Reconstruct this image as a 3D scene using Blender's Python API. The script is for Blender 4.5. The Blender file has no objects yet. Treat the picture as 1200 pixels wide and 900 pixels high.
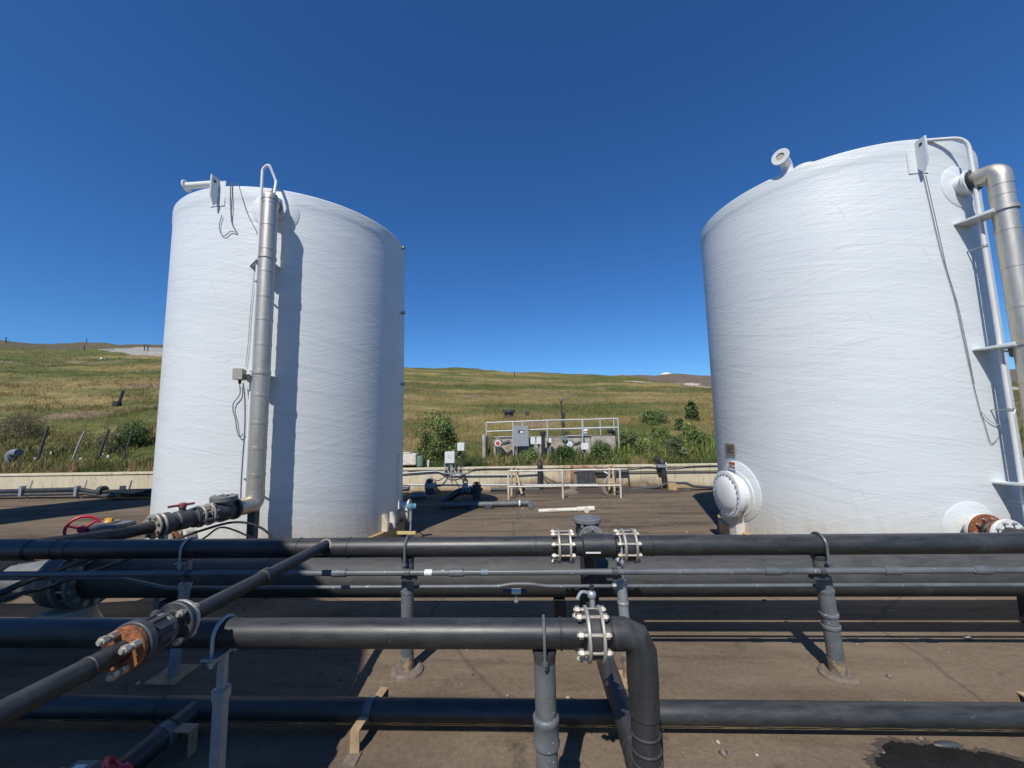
import bpy, bmesh, math, random
import numpy as np
from math import sin, cos, pi, radians, atan2, sqrt
from mathutils import Vector, Matrix, Quaternion

random.seed(7); RNG = np.random.default_rng(11)
S = bpy.context.scene
COL = S.collection
V = Vector

# ------------------------------------------------------------------ camera
F_PX = 451.0; CAM = V((0, 0, 1.7))
PITCH, ROLL, YAW = radians(6.1), radians(1.08), radians(2.2)
fw = V((-sin(YAW)*cos(PITCH), cos(YAW)*cos(PITCH), sin(PITCH)))
rt = V((cos(YAW), sin(YAW), 0)); up = rt.cross(fw)
ex = cos(ROLL)*rt - sin(ROLL)*up; eu = sin(ROLL)*rt + cos(ROLL)*up
cd = bpy.data.cameras.new('camera'); cam = bpy.data.objects.new('camera', cd); COL.objects.link(cam)
cd.sensor_width = 36; cd.lens = F_PX/1200*36; cd.clip_start = .05; cd.clip_end = 3000
m = Matrix((ex, eu, -fw)).transposed().to_4x4(); m.translation = CAM
cam.matrix_world = m; S.camera = cam

# survey helpers: sight lines from the camera station onto real planes
def ray(px, py): return ex*((px-600)/F_PX) + eu*((450-py)/F_PX) + fw
def gp(px, py, z=0.0):
    d = ray(px, py); return CAM + d*((z-CAM.z)/d.z)
def gz(Y): return -.05*min(max(Y-3, 0), 10.3)          # the yard falls gently towards the wall
def gg(px, py, dz=0.0):
    d = ray(px, py); t = (3*.05+dz-CAM.z)/(d.z+.05*d.y); p = CAM+d*t
    return p if p.y > 3 else gp(px, py, dz)
def at(px, py, Y):
    d = ray(px, py); return CAM + d*(Y/d.y)
def surf(t, px, py, off=0.0):
    d = ray(px, py); cx, cy, R = t[0], t[1], t[2]+off
    ox, oy = -cx, -cy
    A = d.x*d.x+d.y*d.y; B = 2*(ox*d.x+oy*d.y); Cc = ox*ox+oy*oy-R*R
    q = max(B*B-4*A*Cc, 0)
    return CAM + d*((-B-sqrt(q))/(2*A))
def radial(t, p):
    n = V((p.x-t[0], p.y-t[1], 0)); return n.normalized()

# ------------------------------------------------------------------ mesh builder
def basis(d):
    d = V(d).normalized(); u = V((0, 0, 1)) if abs(d.z) < .9 else V((1, 0, 0))
    a = u.cross(d).normalized(); b = d.cross(a); return a, b, d
class MB:
    def __init__(s): s.v = []; s.f = []
    def add(s, vs, fs):
        n = len(s.v); s.v += [V(v) for v in vs]; s.f += [tuple(i+n for i in f) for f in fs]; return s
    def box(s, c, size, rot=None):
        x, y, z = (k/2 for k in size); c = V(c)
        vs = [V((i, j, k)) for i in (-x, x) for j in (-y, y) for k in (-z, z)]
        if rot is not None: vs = [rot @ v for v in vs]
        return s.add([c+v for v in vs], [(0,1,3,2),(4,6,7,5),(0,4,5,1),(2,3,7,6),(0,2,6,4),(1,5,7,3)])
    def beam(s, a, b, w, h, upv=(0, 0, 1)):
        a, b = V(a), V(b); d = (b-a); L = d.length; d.normalize(); u = V(upv)
        if abs(d.dot(u)) > .95: u = V((0, 1, 0))
        x = d.cross(u).normalized(); y = x.cross(d)
        return s.box((a+b)/2, (w, L, h), Matrix((x, d, y)).transposed())
    def tube(s, pts, r, seg=14, caps=True):
        pts = [V(p) for p in pts]; n = len(pts)
        rs = r if isinstance(r, (list, tuple)) else [r]*n
        T = []
        for i in range(n):
            t = (pts[min(i+1, n-1)]-pts[max(i-1, 0)]); T.append(t.normalized())
        a, b, _ = basis(T[0]); vs = []
        for i in range(n):
            if i:
                q = T[i-1].rotation_difference(T[i]); a = q @ a
            a = (a - T[i]*a.dot(T[i])).normalized(); b = T[i].cross(a)
            for k in range(seg):
                w = 2*pi*k/seg; vs.append(pts[i] + (a*cos(w)+b*sin(w))*rs[i])
        fs = [(i*seg+k, i*seg+(k+1) % seg, (i+1)*seg+(k+1) % seg, (i+1)*seg+k) for i in range(n-1) for k in range(seg)]
        if caps: fs += [tuple(range(seg))[::-1], tuple((n-1)*seg+k for k in range(seg))]
        return s.add(vs, fs)
    def lathe(s, o, axis, prof, seg=24):
        a, b, d = basis(axis); o = V(o); vs = []; fs = []; idx = []
        for (r, h) in prof:
            if r < 1e-6: idx.append([len(vs)]); vs.append(o+d*h)
            else:
                idx.append(list(range(len(vs), len(vs)+seg)))
                vs += [o+d*h+(a*cos(2*pi*k/seg)+b*sin(2*pi*k/seg))*r for k in range(seg)]
        for A, B in zip(idx, idx[1:]):
            for k in range(seg):
                k2 = (k+1) % seg
                if len(A) == 1 and len(B) == 1: continue
                if len(A) == 1: fs.append((A[0], B[k2], B[k]))
                elif len(B) == 1: fs.append((A[k], A[k2], B[0]))
                else: fs.append((A[k], A[k2], B[k2], B[k]))
        return s.add(vs, fs)
    def ring(s, o, axis, r0, r1, th, seg=28):   # washer centred on o
        h = th/2; c = min(.003, th*.2)
        return s.lathe(o, axis, [(r0,-h),(r1-c,-h),(r1,-h+c),(r1,h-c),(r1-c,h),(r0,h),(r0,-h)], seg)
    def disc(s, o, axis, r, th, seg=24):
        h = th/2; c = min(.003, th*.2)
        return s.lathe(o, axis, [(0,-h),(r-c,-h),(r,-h+c),(r,h-c),(r-c,h),(0,h)], seg)
    def torus(s, o, axis, R, r, seg=28, sub=8):
        return s.lathe(o, axis, [(R+r*cos(2*pi*k/sub), r*sin(2*pi*k/sub)) for k in range(sub+1)], seg)
    def dome(s, o, axis, r, h, seg=20, n=5):
        return s.lathe(o, axis, [(r*cos(pi/2*k/n), h*sin(pi/2*k/n)) for k in range(n)]+[(0, h)], seg)
    def ball(s, o, r, seg=12, sq=(1, 1, 1)):
        n0 = len(s.v); s.lathe((0,0,0), (0,0,1), [(0,-r)]+[(r*cos(a), r*sin(a)) for a in [(-.5+k/8)*pi for k in range(1, 8)]]+[(0, r)], seg)
        for i in range(n0, len(s.v)): v = s.v[i]; s.v[i] = V((v.x*sq[0], v.y*sq[1], v.z*sq[2]))+V(o)
        return s
    def prism(s, poly, vec):
        n = len(poly); vec = V(vec); p = [V(q) for q in poly]
        return s.add(p+[q+vec for q in p], [tuple(range(n))[::-1], tuple(range(n, 2*n))]+[(i,(i+1)%n,(i+1)%n+n,i+n) for i in range(n)])
def path(pts, bend, n=7):
    pts = [V(p) for p in pts]; out = [pts[0]]
    for i in range(1, len(pts)-1):
        b = bend[i-1] if isinstance(bend, (list, tuple)) else bend
        A, B, Cc = pts[i-1], pts[i], pts[i+1]; u = (A-B); w = (Cc-B)
        k = min(b, u.length*.49, w.length*.49); p0 = B+u.normalized()*k; p1 = B+w.normalized()*k
        for j in range(n+1):
            t = j/n; out.append(p0*(1-t)**2+B*2*t*(1-t)+p1*t*t)
    out.append(pts[-1]); return out
def curve(pts, n=8):   # Catmull-Rom
    p = [V(q) for q in pts]; p = [p[0]*2-p[1]]+p+[p[-1]*2-p[-2]]; out = []
    for i in range(1, len(p)-2):
        for j in range(n):
            t = j/n; out.append(.5*((2*p[i])+(p[i+1]-p[i-1])*t+(2*p[i-1]-5*p[i]+4*p[i+1]-p[i+2])*t*t+(3*p[i]-p[i-1]-3*p[i+1]+p[i+2])*t**3))
    out.append(p[-2]); return out

WORLD = {}
def obj(name, mb, mat, parent=None, bevel=0, sharp=38, origin=None):
    if parent is not None: off = WORLD[parent.name]
    elif origin is not None: off = V(origin)
    else:
        lo = [min(v[k] for v in mb.v) for k in range(3)]; hi = [max(v[k] for v in mb.v) for k in range(3)]
        off = V(((lo[0]+hi[0])/2, (lo[1]+hi[1])/2, lo[2]))
    me = bpy.data.meshes.new(name); bm = bmesh.new()
    vs = [bm.verts.new(v-off) for v in mb.v]
    for f in mb.f:
        try: bm.faces.new([vs[i] for i in f])
        except ValueError: pass
    bmesh.ops.recalc_face_normals(bm, faces=bm.faces)
    if bevel:
        ed = [e for e in bm.edges if len(e.link_faces) == 2 and e.calc_face_angle(0) > 1.0]
        bmesh.ops.bevel(bm, geom=ed, offset=bevel, segments=2, affect='EDGES', clamp_overlap=True)
    bm.to_mesh(me); bm.free()
    me.shade_smooth(); me.set_sharp_from_angle(angle=radians(sharp))
    me.materials.append(mat)
    o = bpy.data.objects.new(name, me); COL.objects.link(o)
    if parent is not None: o.parent = parent
    else: o.location = off
    WORLD[o.name] = off; return o
def tag(o, label=None, cat=None, group=None, kind=None):
    for k, v in (('label', label), ('category', cat), ('group', group), ('kind', kind)):
        if v: o[k] = v
    return o
def thing(name, label, cat, loc, group=None):
    o = bpy.data.objects.new(name, None); COL.objects.link(o); o.location = loc
    o.empty_display_size = .1; WORLD[o.name] = V(loc); return tag(o, label, cat, group)

# ------------------------------------------------------------------ materials
def new_mat(name):
    mt = bpy.data.materials.new(name); mt.use_nodes = True
    nt = mt.node_tree; return mt, nt, nt.nodes['Principled BSDF']
def N(nt, typ, **kw):
    n = nt.nodes.new(typ)
    for k, v in kw.items():
        if k in n.inputs: n.inputs[k].default_value = v
        else: setattr(n, k, v)
    return n
def ramp(nt, fac, stops):
    r = nt.nodes.new('ShaderNodeValToRGB'); nt.links.new(fac, r.inputs[0]); e = r.color_ramp.elements
    while len(e) < len(stops): e.new(.5)
    for el, (p, c) in zip(e, stops): el.position = p; el.color = (*c, 1) if len(c) == 3 else c
    return r.outputs[0]
def mixc(nt, fac, a, b, mode='MIX'):
    x = nt.nodes.new('ShaderNodeMix'); x.data_type = 'RGBA'; x.blend_type = mode
    for s, v in ((x.inputs[0], fac), (x.inputs[6], a), (x.inputs[7], b)):
        if hasattr(v, 'is_linked'): nt.links.new(v, s)
        elif isinstance(v, (int, float)): s.default_value = v
        else: s.default_value = (*v, 1)
    return x.outputs[2]
def noise(nt, scale, detail=4, vec=None, rough=.55, dist=0):
    n = N(nt, 'ShaderNodeTexNoise', Scale=scale, Detail=detail, Roughness=rough, Distortion=dist)
    if vec is not None: nt.links.new(vec, n.inputs['Vector'])
    return n.outputs['Fac']
def coords(nt, scale=(1, 1, 1), rot=(0, 0, 0), world=False):
    mp = N(nt, 'ShaderNodeMapping', Scale=scale, Rotation=rot)
    if world:
        g = nt.nodes.new('ShaderNodeNewGeometry'); nt.links.new(g.outputs['Position'], mp.inputs['Vector'])
    else:
        t = nt.nodes.new('ShaderNodeTexCoord'); nt.links.new(t.outputs['Object'], mp.inputs['Vector'])
    return mp.outputs[0]
def bump(nt, b, h, strength=.3, dist=.01, prev=None):
    n = N(nt, 'ShaderNodeBump', Strength=strength, Distance=dist); nt.links.new(h, n.inputs['Height'])
    if prev: nt.links.new(prev, n.inputs['Normal'])
    if b: nt.links.new(n.outputs[0], b.inputs['Normal'])
    return n.outputs[0]
def simple(name, a, b=None, rough=.5, metal=0, scale=12, spread=(.35, .65), bmp=.08, bdist=.004, fleck=None, spec=.5, dirt=None):
    mt, nt, p = new_mat(name); b = b or tuple(c*.8 for c in a)
    w = coords(nt, world=True)
    n1 = noise(nt, scale, 6, w, .65)
    c = ramp(nt, n1, [(spread[0], a), (spread[1], b)])
    if dirt:
        n3 = noise(nt, scale*.35, 5, w, .7); f = ramp(nt, n3, [(.5, (0,0,0)), (.72, (1,1,1))]); c = mixc(nt, f, c, dirt)
    if fleck:
        n2 = noise(nt, scale*9, 2, w); f = ramp(nt, n2, [(.70, (0,0,0)), (.74, (1,1,1))]); c = mixc(nt, f, c, fleck)
    nt.links.new(c, p.inputs['Base Color'])
    p.inputs['Roughness'].default_value = rough; p.inputs['Metallic'].default_value = metal
    p.inputs['Specular IOR Level'].default_value = spec
    r = N(nt, 'ShaderNodeMapRange'); nt.links.new(n1, r.inputs[0]); r.inputs['To Min'].default_value = max(rough-.1, .05); r.inputs['To Max'].default_value = min(rough+.15, 1)
    nt.links.new(r.outputs[0], p.inputs['Roughness'])
    if bmp: bump(nt, p, noise(nt, scale*4, 4, w), bmp, bdist)
    return mt

def pipe_mat(name, base, dust, rough, along=(1, 0, 0)):
    mt, nt, p = new_mat(name)
    sc = [6.0, 6.0, 6.0]
    i = [abs(a) for a in along].index(max(abs(a) for a in along)); sc[i] = 1.1
    w = coords(nt, tuple(sc), world=True); w2 = coords(nt, world=True)
    st = noise(nt, 5.0, 7, w, .7); bl = noise(nt, 3.2, 6, w2, .6); fine = noise(nt, 90, 3, w2)
    g = nt.nodes.new('ShaderNodeNewGeometry'); sx = nt.nodes.new('ShaderNodeSeparateXYZ'); nt.links.new(g.outputs['True Normal'], sx.inputs[0])
    upm = N(nt, 'ShaderNodeMapRange'); nt.links.new(sx.outputs[2], upm.inputs[0]); upm.inputs['From Min'].default_value = -.5; upm.inputs['From Max'].default_value = 1
    upm.inputs['To Min'].default_value = .25; upm.inputs['To Max'].default_value = 1   # settled dust lies on upper faces
    f = ramp(nt, st, [(.3, (.1,.1,.1)), (.75, (1,1,1))]); mm = N(nt, 'ShaderNodeMath', operation='MULTIPLY')
    nt.links.new(f, mm.inputs[0]); nt.links.new(upm.outputs[0], mm.inputs[1])
    c = mixc(nt, mm.outputs[0], base, dust)
    f2 = ramp(nt, bl, [(.55, (0,0,0)), (.75, (.5,.5,.5))]); c = mixc(nt, f2, c, tuple(d*1.35 for d in dust))
    sc2 = noise(nt, 14, 4, w, .6, .8); c = mixc(nt, ramp(nt, sc2, [(.66, (0,0,0)), (.70, (.45,.45,.45))]), c, (.12,.12,.115))
    f3 = ramp(nt, fine, [(.72, (0,0,0)), (.76, (.5,.5,.5))]); c = mixc(nt, f3, c, (.35,.33,.3))
    nt.links.new(c, p.inputs['Base Color'])
    r = N(nt, 'ShaderNodeMapRange'); nt.links.new(st, r.inputs[0]); r.inputs['To Min'].default_value = rough-.12; r.inputs['To Max'].default_value = rough+.2
    nt.links.new(r.outputs[0], p.inputs['Roughness'])
    bump(nt, p, noise(nt, 40, 5, w, .7), .12, .003)
    return mt
M = {}
M['hdpe'] = pipe_mat('black_polyethylene', (.011,.012,.013), (.055,.056,.056), .38)
M['hdpe_y'] = pipe_mat('black_polyethylene_lengthways', (.012,.013,.014), (.055,.055,.053), .45, (0,1,0))
M['hdpe_z'] = pipe_mat('black_polyethylene_upright', (.014,.015,.016), (.056,.058,.057), .5, (0,0,1))
M['hdpe_big'] = pipe_mat('weathered_black_main', (.024,.025,.025), (.080,.079,.074), .62)
M['pvc'] = simple('dusty_grey_plastic', (.085,.095,.10), (.14,.15,.155), .5, scale=7, fleck=(.5,.5,.48), bmp=.05, dirt=(.09,.085,.075))
M['conduit'] = simple('grey_conduit', (.075,.085,.09), (.12,.13,.14), .42, scale=5, fleck=(.4,.4,.38))
M['galv'] = simple('galvanised_steel', (.42,.45,.47), (.30,.33,.35), .5, .55, scale=30, dirt=(.33,.33,.31))
M['steel'] = simple('zinc_bolts', (.55,.52,.44), (.36,.33,.27), .48, .6, scale=40, dirt=(.26,.16,.09))
M['ringsteel'] = simple('dull_steel_rings', (.45,.44,.40), (.33,.32,.28), .5, .45, scale=22, dirt=(.30,.22,.14))
M['rust'] = simple('orange_rust', (.33,.115,.04), (.12,.042,.022), .9, scale=38, spread=(.40,.60), bmp=1.0, bdist=.006, fleck=(.45,.27,.16), dirt=(.20,.075,.03))
M['white'] = simple('white_paint', (.68,.69,.69), (.60,.61,.60), .4, scale=4, dirt=(.62,.60,.54))
M['offwhite'] = simple('weathered_white', (.66,.64,.57), (.5,.47,.39), .6, scale=9, dirt=(.42,.32,.2))
M['rail'] = simple('pale_rail_paint', (.62,.60,.54), (.50,.47,.41), .5, scale=9, dirt=(.36,.25,.15))
M['galvrail'] = simple('weathered_galvanised_rail', (.52,.53,.52), (.40,.41,.41), .5, .2, scale=14)
M['red'] = simple('red_enamel', (.55,.03,.06), (.42,.025,.045), .35, scale=10, dirt=(.32,.05,.05))
M['oldred'] = simple('faded_red_handle', (.28,.07,.07), (.2,.05,.05), .6, scale=10)
M['black'] = simple('black_rubber', (.018,.018,.019), (.035,.035,.036), .55, scale=14)
M['dark'] = simple('dark_cast_iron', (.035,.038,.042), (.06,.063,.066), .5, scale=12, dirt=(.08,.075,.065))
M['greyiron'] = simple('grey_valve_paint', (.12,.13,.135), (.17,.175,.175), .5, scale=10, dirt=(.10,.09,.075))
M['yellow'] = simple('yellow_cap', (.65,.32,.03), (.5,.24,.03), .5, scale=12)
M['paleyellow'] = simple('yellowed_paint', (.60,.48,.20), (.48,.37,.15), .6, scale=12, dirt=(.35,.3,.2))
M['blue'] = simple('blue_enamel', (.10,.25,.34), (.08,.20,.28), .4, scale=12)
M['bluegrey'] = simple('pale_blue_pipe', (.17,.21,.24), (.13,.16,.19), .5, scale=8)
M['cabinet'] = simple('grey_cabinet_steel', (.30,.33,.35), (.25,.28,.30), .45, .1, scale=5)
M['boxgrey'] = simple('cast_grey_box', (.36,.35,.31), (.28,.27,.24), .6, .1, scale=14)
M['tan'] = simple('tan_pad', (.46,.32,.15), (.34,.23,.11), .85, scale=9, dirt=(.28,.2,.12))
M['tanmetal'] = simple('tan_strap_steel', (.42,.30,.17), (.30,.20,.11), .75, .1, scale=16, dirt=(.24,.13,.06))
M['concrete'] = simple('grey_concrete', (.44,.405,.34), (.33,.30,.245), .9, scale=5, bmp=.4, bdist=.01, dirt=(.2,.17,.13))
M['gravelcollar'] = simple('dirt_collar', (.20,.16,.125), (.13,.10,.08), .95, scale=30, bmp=.6, bdist=.01)
M['rustystain'] = simple('rust_stained_base', (.34,.24,.13), (.13,.12,.11), .85, scale=26, spread=(.42,.55), bmp=.4, dirt=(.16,.09,.045))
M['rustyframe'] = simple('rusty_cream_frame', (.55,.46,.30), (.42,.30,.16), .7, scale=14, dirt=(.25,.13,.05))
M['sludge'] = simple('wet_brown_sludge', (.085,.062,.045), (.045,.035,.028), .7, scale=14, bmp=.6, bdist=.02)
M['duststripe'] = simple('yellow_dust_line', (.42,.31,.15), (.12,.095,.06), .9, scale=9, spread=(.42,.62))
M['wood'] = simple('weathered_board', (.32,.24,.15), (.22,.16,.10), .85, scale=8)
M['green'] = simple('green_cover', (.12,.20,.15), (.09,.15,.11), .6, scale=8)
M['signwhite'] = simple('label_white', (.7,.7,.68), (.62,.62,.6), .5, scale=8, bmp=0)
M['signred'] = simple('label_red', (.5,.05,.05), (.42,.05,.05), .5, scale=8, bmp=0)
M['signtan'] = simple('plate_tan', (.30,.25,.17), (.25,.21,.14), .5, .2, scale=20, bmp=0)
M['cable'] = simple('grey_cable', (.14,.14,.15), (.10,.10,.11), .5, scale=10, bmp=0)
M['blackcable'] = simple('black_cable', (.02,.02,.021), (.03,.03,.031), .5, scale=10, bmp=0)

def clad_mat():
    mt, nt, p = new_mat('aluminium_cladding')
    w = coords(nt, (6, 6, 1.5), world=True); n = noise(nt, 3, 6, w, .65); w2 = coords(nt, world=True); n2 = noise(nt, 14, 5, w2, .7)
    c = ramp(nt, n, [(.3, (.50,.45,.36)), (.7, (.62,.575,.49))]); f = ramp(nt, n2, [(.55,(0,0,0)),(.8,(.7,.7,.7))]); c = mixc(nt, f, c, (.38,.33,.25))
    nt.links.new(c, p.inputs['Base Color']); p.inputs['Metallic'].default_value = .78
    r = N(nt, 'ShaderNodeMapRange'); nt.links.new(n2, r.inputs[0]); r.inputs['To Min'].default_value = .34; r.inputs['To Max'].default_value = .56
    nt.links.new(r.outputs[0], p.inputs['Roughness']); bump(nt, p, n2, .12, .004)
    return mt
M['clad'] = clad_mat()

def tank_mat():
    mt, nt, p = new_mat('white_wound_fibreglass')
    L = nt.links.new
    t = nt.nodes.new('ShaderNodeTexCoord'); s = nt.nodes.new('ShaderNodeSeparateXYZ'); L(t.outputs['Object'], s.inputs[0])
    ny = N(nt, 'ShaderNodeMath', operation='MULTIPLY'); L(s.outputs[1], ny.inputs[0]); ny.inputs[1].default_value = -1
    an = N(nt, 'ShaderNodeMath', operation='ARCTAN2'); L(s.outputs[0], an.inputs[0]); L(ny.outputs[0], an.inputs[1])
    ar = N(nt, 'ShaderNodeMath', operation='MULTIPLY'); L(an.outputs[0], ar.inputs[0]); ar.inputs[1].default_value = 1.8
    cb = nt.nodes.new('ShaderNodeCombineXYZ'); L(ar.outputs[0], cb.inputs[0]); L(s.outputs[2], cb.inputs[1])
    def helix(deg, sx, sy, sc, det, dist, ofs):
        mp = N(nt, 'ShaderNodeMapping', Rotation=(0, 0, radians(deg))); L(cb.outputs[0], mp.inputs[0])
        m2 = N(nt, 'ShaderNodeMapping', Scale=(sx, sy, 1), Location=(ofs, ofs*.7, ofs)); L(mp.outputs[0], m2.inputs[0])
        return noise(nt, sc, det, m2.outputs[0], .6, dist)
    h1 = helix(14, .35, 9, 1.6, 6, .6, 1); h2 = helix(-17, .35, 9, 1.5, 6, .6, 5); h3 = helix(2, .3, 12, 1.4, 5, .8, 9)
    big = helix(4, .5, 1.6, 1.2, 4, .5, 13); pit = helix(0, 6, 10, 5, 3, .3, 17)
    def th(x, lo, hi):
        return ramp(nt, x, [(lo, (0,0,0)), (hi, (1,1,1))])
    r1 = th(h1, .44, .74); r2 = th(h2, .45, .75); r3 = th(h3, .46, .74)
    ad = mixc(nt, 1, r1, r2, 'ADD'); ad = mixc(nt, .8, ad, r3, 'ADD')
    b1 = bump(nt, None, ad, .19, .006); b2 = bump(nt, None, big, .07, .05, b1); bump(nt, p, pit, .12, .008, b2)
    c = mixc(nt, th(big, .35, .7), (.64,.672,.668), (.595,.628,.628))
    c = mixc(nt, mixc(nt, 1, ad, (.30,.30,.30), 'MULTIPLY'), c, (.68,.705,.695))
    gr = helix(80, .6, 5, 2.2, 6, .4, 23); c = mixc(nt, mixc(nt, 1, th(gr, .60, .8), (.35,.35,.35), 'MULTIPLY'), c, (.60,.58,.52))
    sc = helix(72, .8, 22, 1.7, 2, .3, 31); c = mixc(nt, mixc(nt, 1, th(sc, .715, .73), (.5,.5,.5), 'MULTIPLY'), c, (.42,.43,.45))
    sd_ = helix(-8, 1.2, 30, 1.3, 3, .5, 41); c = mixc(nt, mixc(nt, 1, th(sd_, .64, .68), (.5,.5,.5), 'MULTIPLY'), c, (.48,.50,.52))
    ln_ = helix(9, .22, 26, 1.3, 4, .4, 47); c = mixc(nt, mixc(nt, 1, th(ln_, .57, .63), (.42,.42,.42), 'MULTIPLY'), c, (.50,.53,.55))
    # splash stain round the foot
    ft = N(nt, 'ShaderNodeMapRange'); L(s.outputs[2], ft.inputs[0]); ft.inputs['From Min'].default_value = .62; ft.inputs['From Max'].default_value = 0.03
    mu = N(nt, 'ShaderNodeMath', operation='MULTIPLY'); L(ft.outputs[0], mu.inputs[0]); L(th(gr, .25, .75), mu.inputs[1]); c = mixc(nt, mu.outputs[0], c, (.50,.42,.28))
    L(c, p.inputs['Base Color']); p.inputs['Roughness'].default_value = .42; p.inputs['Specular IOR Level'].default_value = .45
    return mt
M['tank'] = tank_mat()

def ground_mat():
    mt, nt, p = new_mat('stained_brown_concrete')
    w = coords(nt, world=True); wl = coords(nt, (.5, 1.6, 1), (0, 0, .25), world=True)
    big = noise(nt, .55, 6, wl, .62, .6); mid = noise(nt, 2.6, 7, w, .68, .4); fine = noise(nt, 30, 6, w, .7); grit = noise(nt, 170, 2, w)
    c = ramp(nt, big, [(.32, (.062,.046,.036)), (.43, (.146,.111,.076)), (.56, (.208,.158,.108)), (.70, (.085,.063,.048))])
    f = ramp(nt, mid, [(.42, (0,0,0)), (.62, (.7,.7,.7))]); c = mixc(nt, f, c, (.175,.134,.093))
    f = ramp(nt, mid, [(.28, (.75,.75,.75)), (.40, (0,0,0))]); c = mixc(nt, f, c, (.052,.042,.036))
    c = mixc(nt, ramp(nt, fine, [(.35,(.35,.35,.35)),(.6,(0,0,0))]), c, (.06,.047,.038))
    c = mixc(nt, ramp(nt, grit, [(.70,(0,0,0)),(.75,(.7,.7,.7))]), c, (.26,.22,.18))
    ws = coords(nt, (.35, 2.6, 1), (0, 0, -.12), world=True); stn = noise(nt, .9, 6, ws, .66, .5)
    c = mixc(nt, ramp(nt, stn, [(.52,(0,0,0)),(.66,(.75,.75,.75))]), c, (.060,.046,.035)); c = mixc(nt, ramp(nt, stn, [(.30,(.5,.5,.5)),(.42,(0,0,0))]), c, (.225,.175,.128))
    # dried tide lines and hairline cracks
    vo = N(nt, 'ShaderNodeTexVoronoi', Scale=.42, feature='DISTANCE_TO_EDGE'); dv = N(nt, 'ShaderNodeMixRGB'); dv.inputs[0].default_value = .12
    nz = N(nt, 'ShaderNodeTexNoise', Scale=2.0, Detail=5); nt.links.new(w, nz.inputs['Vector']); nt.links.new(w, dv.inputs[1]); nt.links.new(nz.outputs['Color'], dv.inputs[2])
    nt.links.new(dv.outputs[0], vo.inputs['Vector'])
    c = mixc(nt, ramp(nt, vo.outputs['Distance'], [(.0,(.45,.45,.45)),(.008,(0,0,0))]), c, (.05,.042,.036))
    nt.links.new(c, p.inputs['Base Color']); p.inputs['Roughness'].default_value = .95; p.inputs['Specular IOR Level'].default_value = .1
    b1 = bump(nt, None, mid, .25, .03); b2 = bump(nt, None, fine, .5, .008, b1); bump(nt, p, grit, .5, .004, b2)
    return mt
M['ground'] = ground_mat()

def wall_mat():
    mt, nt, p = new_mat('stained_cream_concrete')
    w = coords(nt, world=True); wv = coords(nt, (5, 5, .5), world=True)
    n = noise(nt, 3, 6, w, .65); dr = noise(nt, 1.6, 6, wv, .7)
    c = ramp(nt, n, [(.3, (.60,.53,.375)), (.7, (.47,.41,.285))])
    c = mixc(nt, ramp(nt, dr, [(.53,(0,0,0)),(.68,(.85,.85,.85))]), c, (.25,.18,.10))
    s = nt.nodes.new('ShaderNodeSeparateXYZ'); g = nt.nodes.new('ShaderNodeNewGeometry'); nt.links.new(g.outputs['Position'], s.inputs[0])
    lo = N(nt, 'ShaderNodeMapRange'); nt.links.new(s.outputs[2], lo.inputs[0]); lo.inputs['From Min'].default_value = -.22; lo.inputs['From Max'].default_value = -.5
    mu = N(nt, 'ShaderNodeMath', operation='MULTIPLY'); nt.links.new(lo.outputs[0], mu.inputs[0]); nt.links.new(ramp(nt, n, [(.3,(.4,.4,.4)),(.6,(1,1,1))]), mu.inputs[1])
    c = mixc(nt, mu.outputs[0], c, (.24,.14,.07))
    # rust and wet soot run down round the old outfall
    ab = N(nt, 'ShaderNodeMath', operation='SUBTRACT'); nt.links.new(s.outputs[0], ab.inputs[0]); ab.inputs[1].default_value = 1.75
    aa = N(nt, 'ShaderNodeMath', operation='ABSOLUTE'); nt.links.new(ab.outputs[0], aa.inputs[0])
    ms = N(nt, 'ShaderNodeMapRange'); nt.links.new(aa.outputs[0], ms.inputs[0]); ms.inputs['From Min'].default_value = 1.0; ms.inputs['From Max'].default_value = .25
    m2 = N(nt, 'ShaderNodeMath', operation='MULTIPLY'); nt.links.new(ms.outputs[0], m2.inputs[0]); nt.links.new(ramp(nt, dr, [(.35,(0,0,0)),(.6,(1,1,1))]), m2.inputs[1]); c = mixc(nt, m2.outputs[0], c, (.22,.085,.03))
    dk = N(nt, 'ShaderNodeMapRange'); nt.links.new(s.outputs[2], dk.inputs[0]); dk.inputs['From Min'].default_value = -.02; dk.inputs['From Max'].default_value = -.3
    wd_ = N(nt, 'ShaderNodeMapRange'); nt.links.new(aa.outputs[0], wd_.inputs[0]); wd_.inputs['From Min'].default_value = 3.2; wd_.inputs['From Max'].default_value = 2.2
    m3 = N(nt, 'ShaderNodeMath', operation='MULTIPLY'); nt.links.new(dk.outputs[0], m3.inputs[0]); nt.links.new(wd_.outputs[0], m3.inputs[1]); m4 = N(nt, 'ShaderNodeMath', operation='MULTIPLY'); nt.links.new(m3.outputs[0], m4.inputs[0]); nt.links.new(ramp(nt, n, [(.3,(.3,.3,.3)),(.55,(1,1,1))]), m4.inputs[1]); c = mixc(nt, m4.outputs[0], c, (.13,.08,.045))
    nt.links.new(c, p.inputs['Base Color']); p.inputs['Roughness'].default_value = .9
    bump(nt, p, noise(nt, 16, 6, w, .7), .35, .01)
    return mt
M['wall'] = wall_mat()
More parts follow.
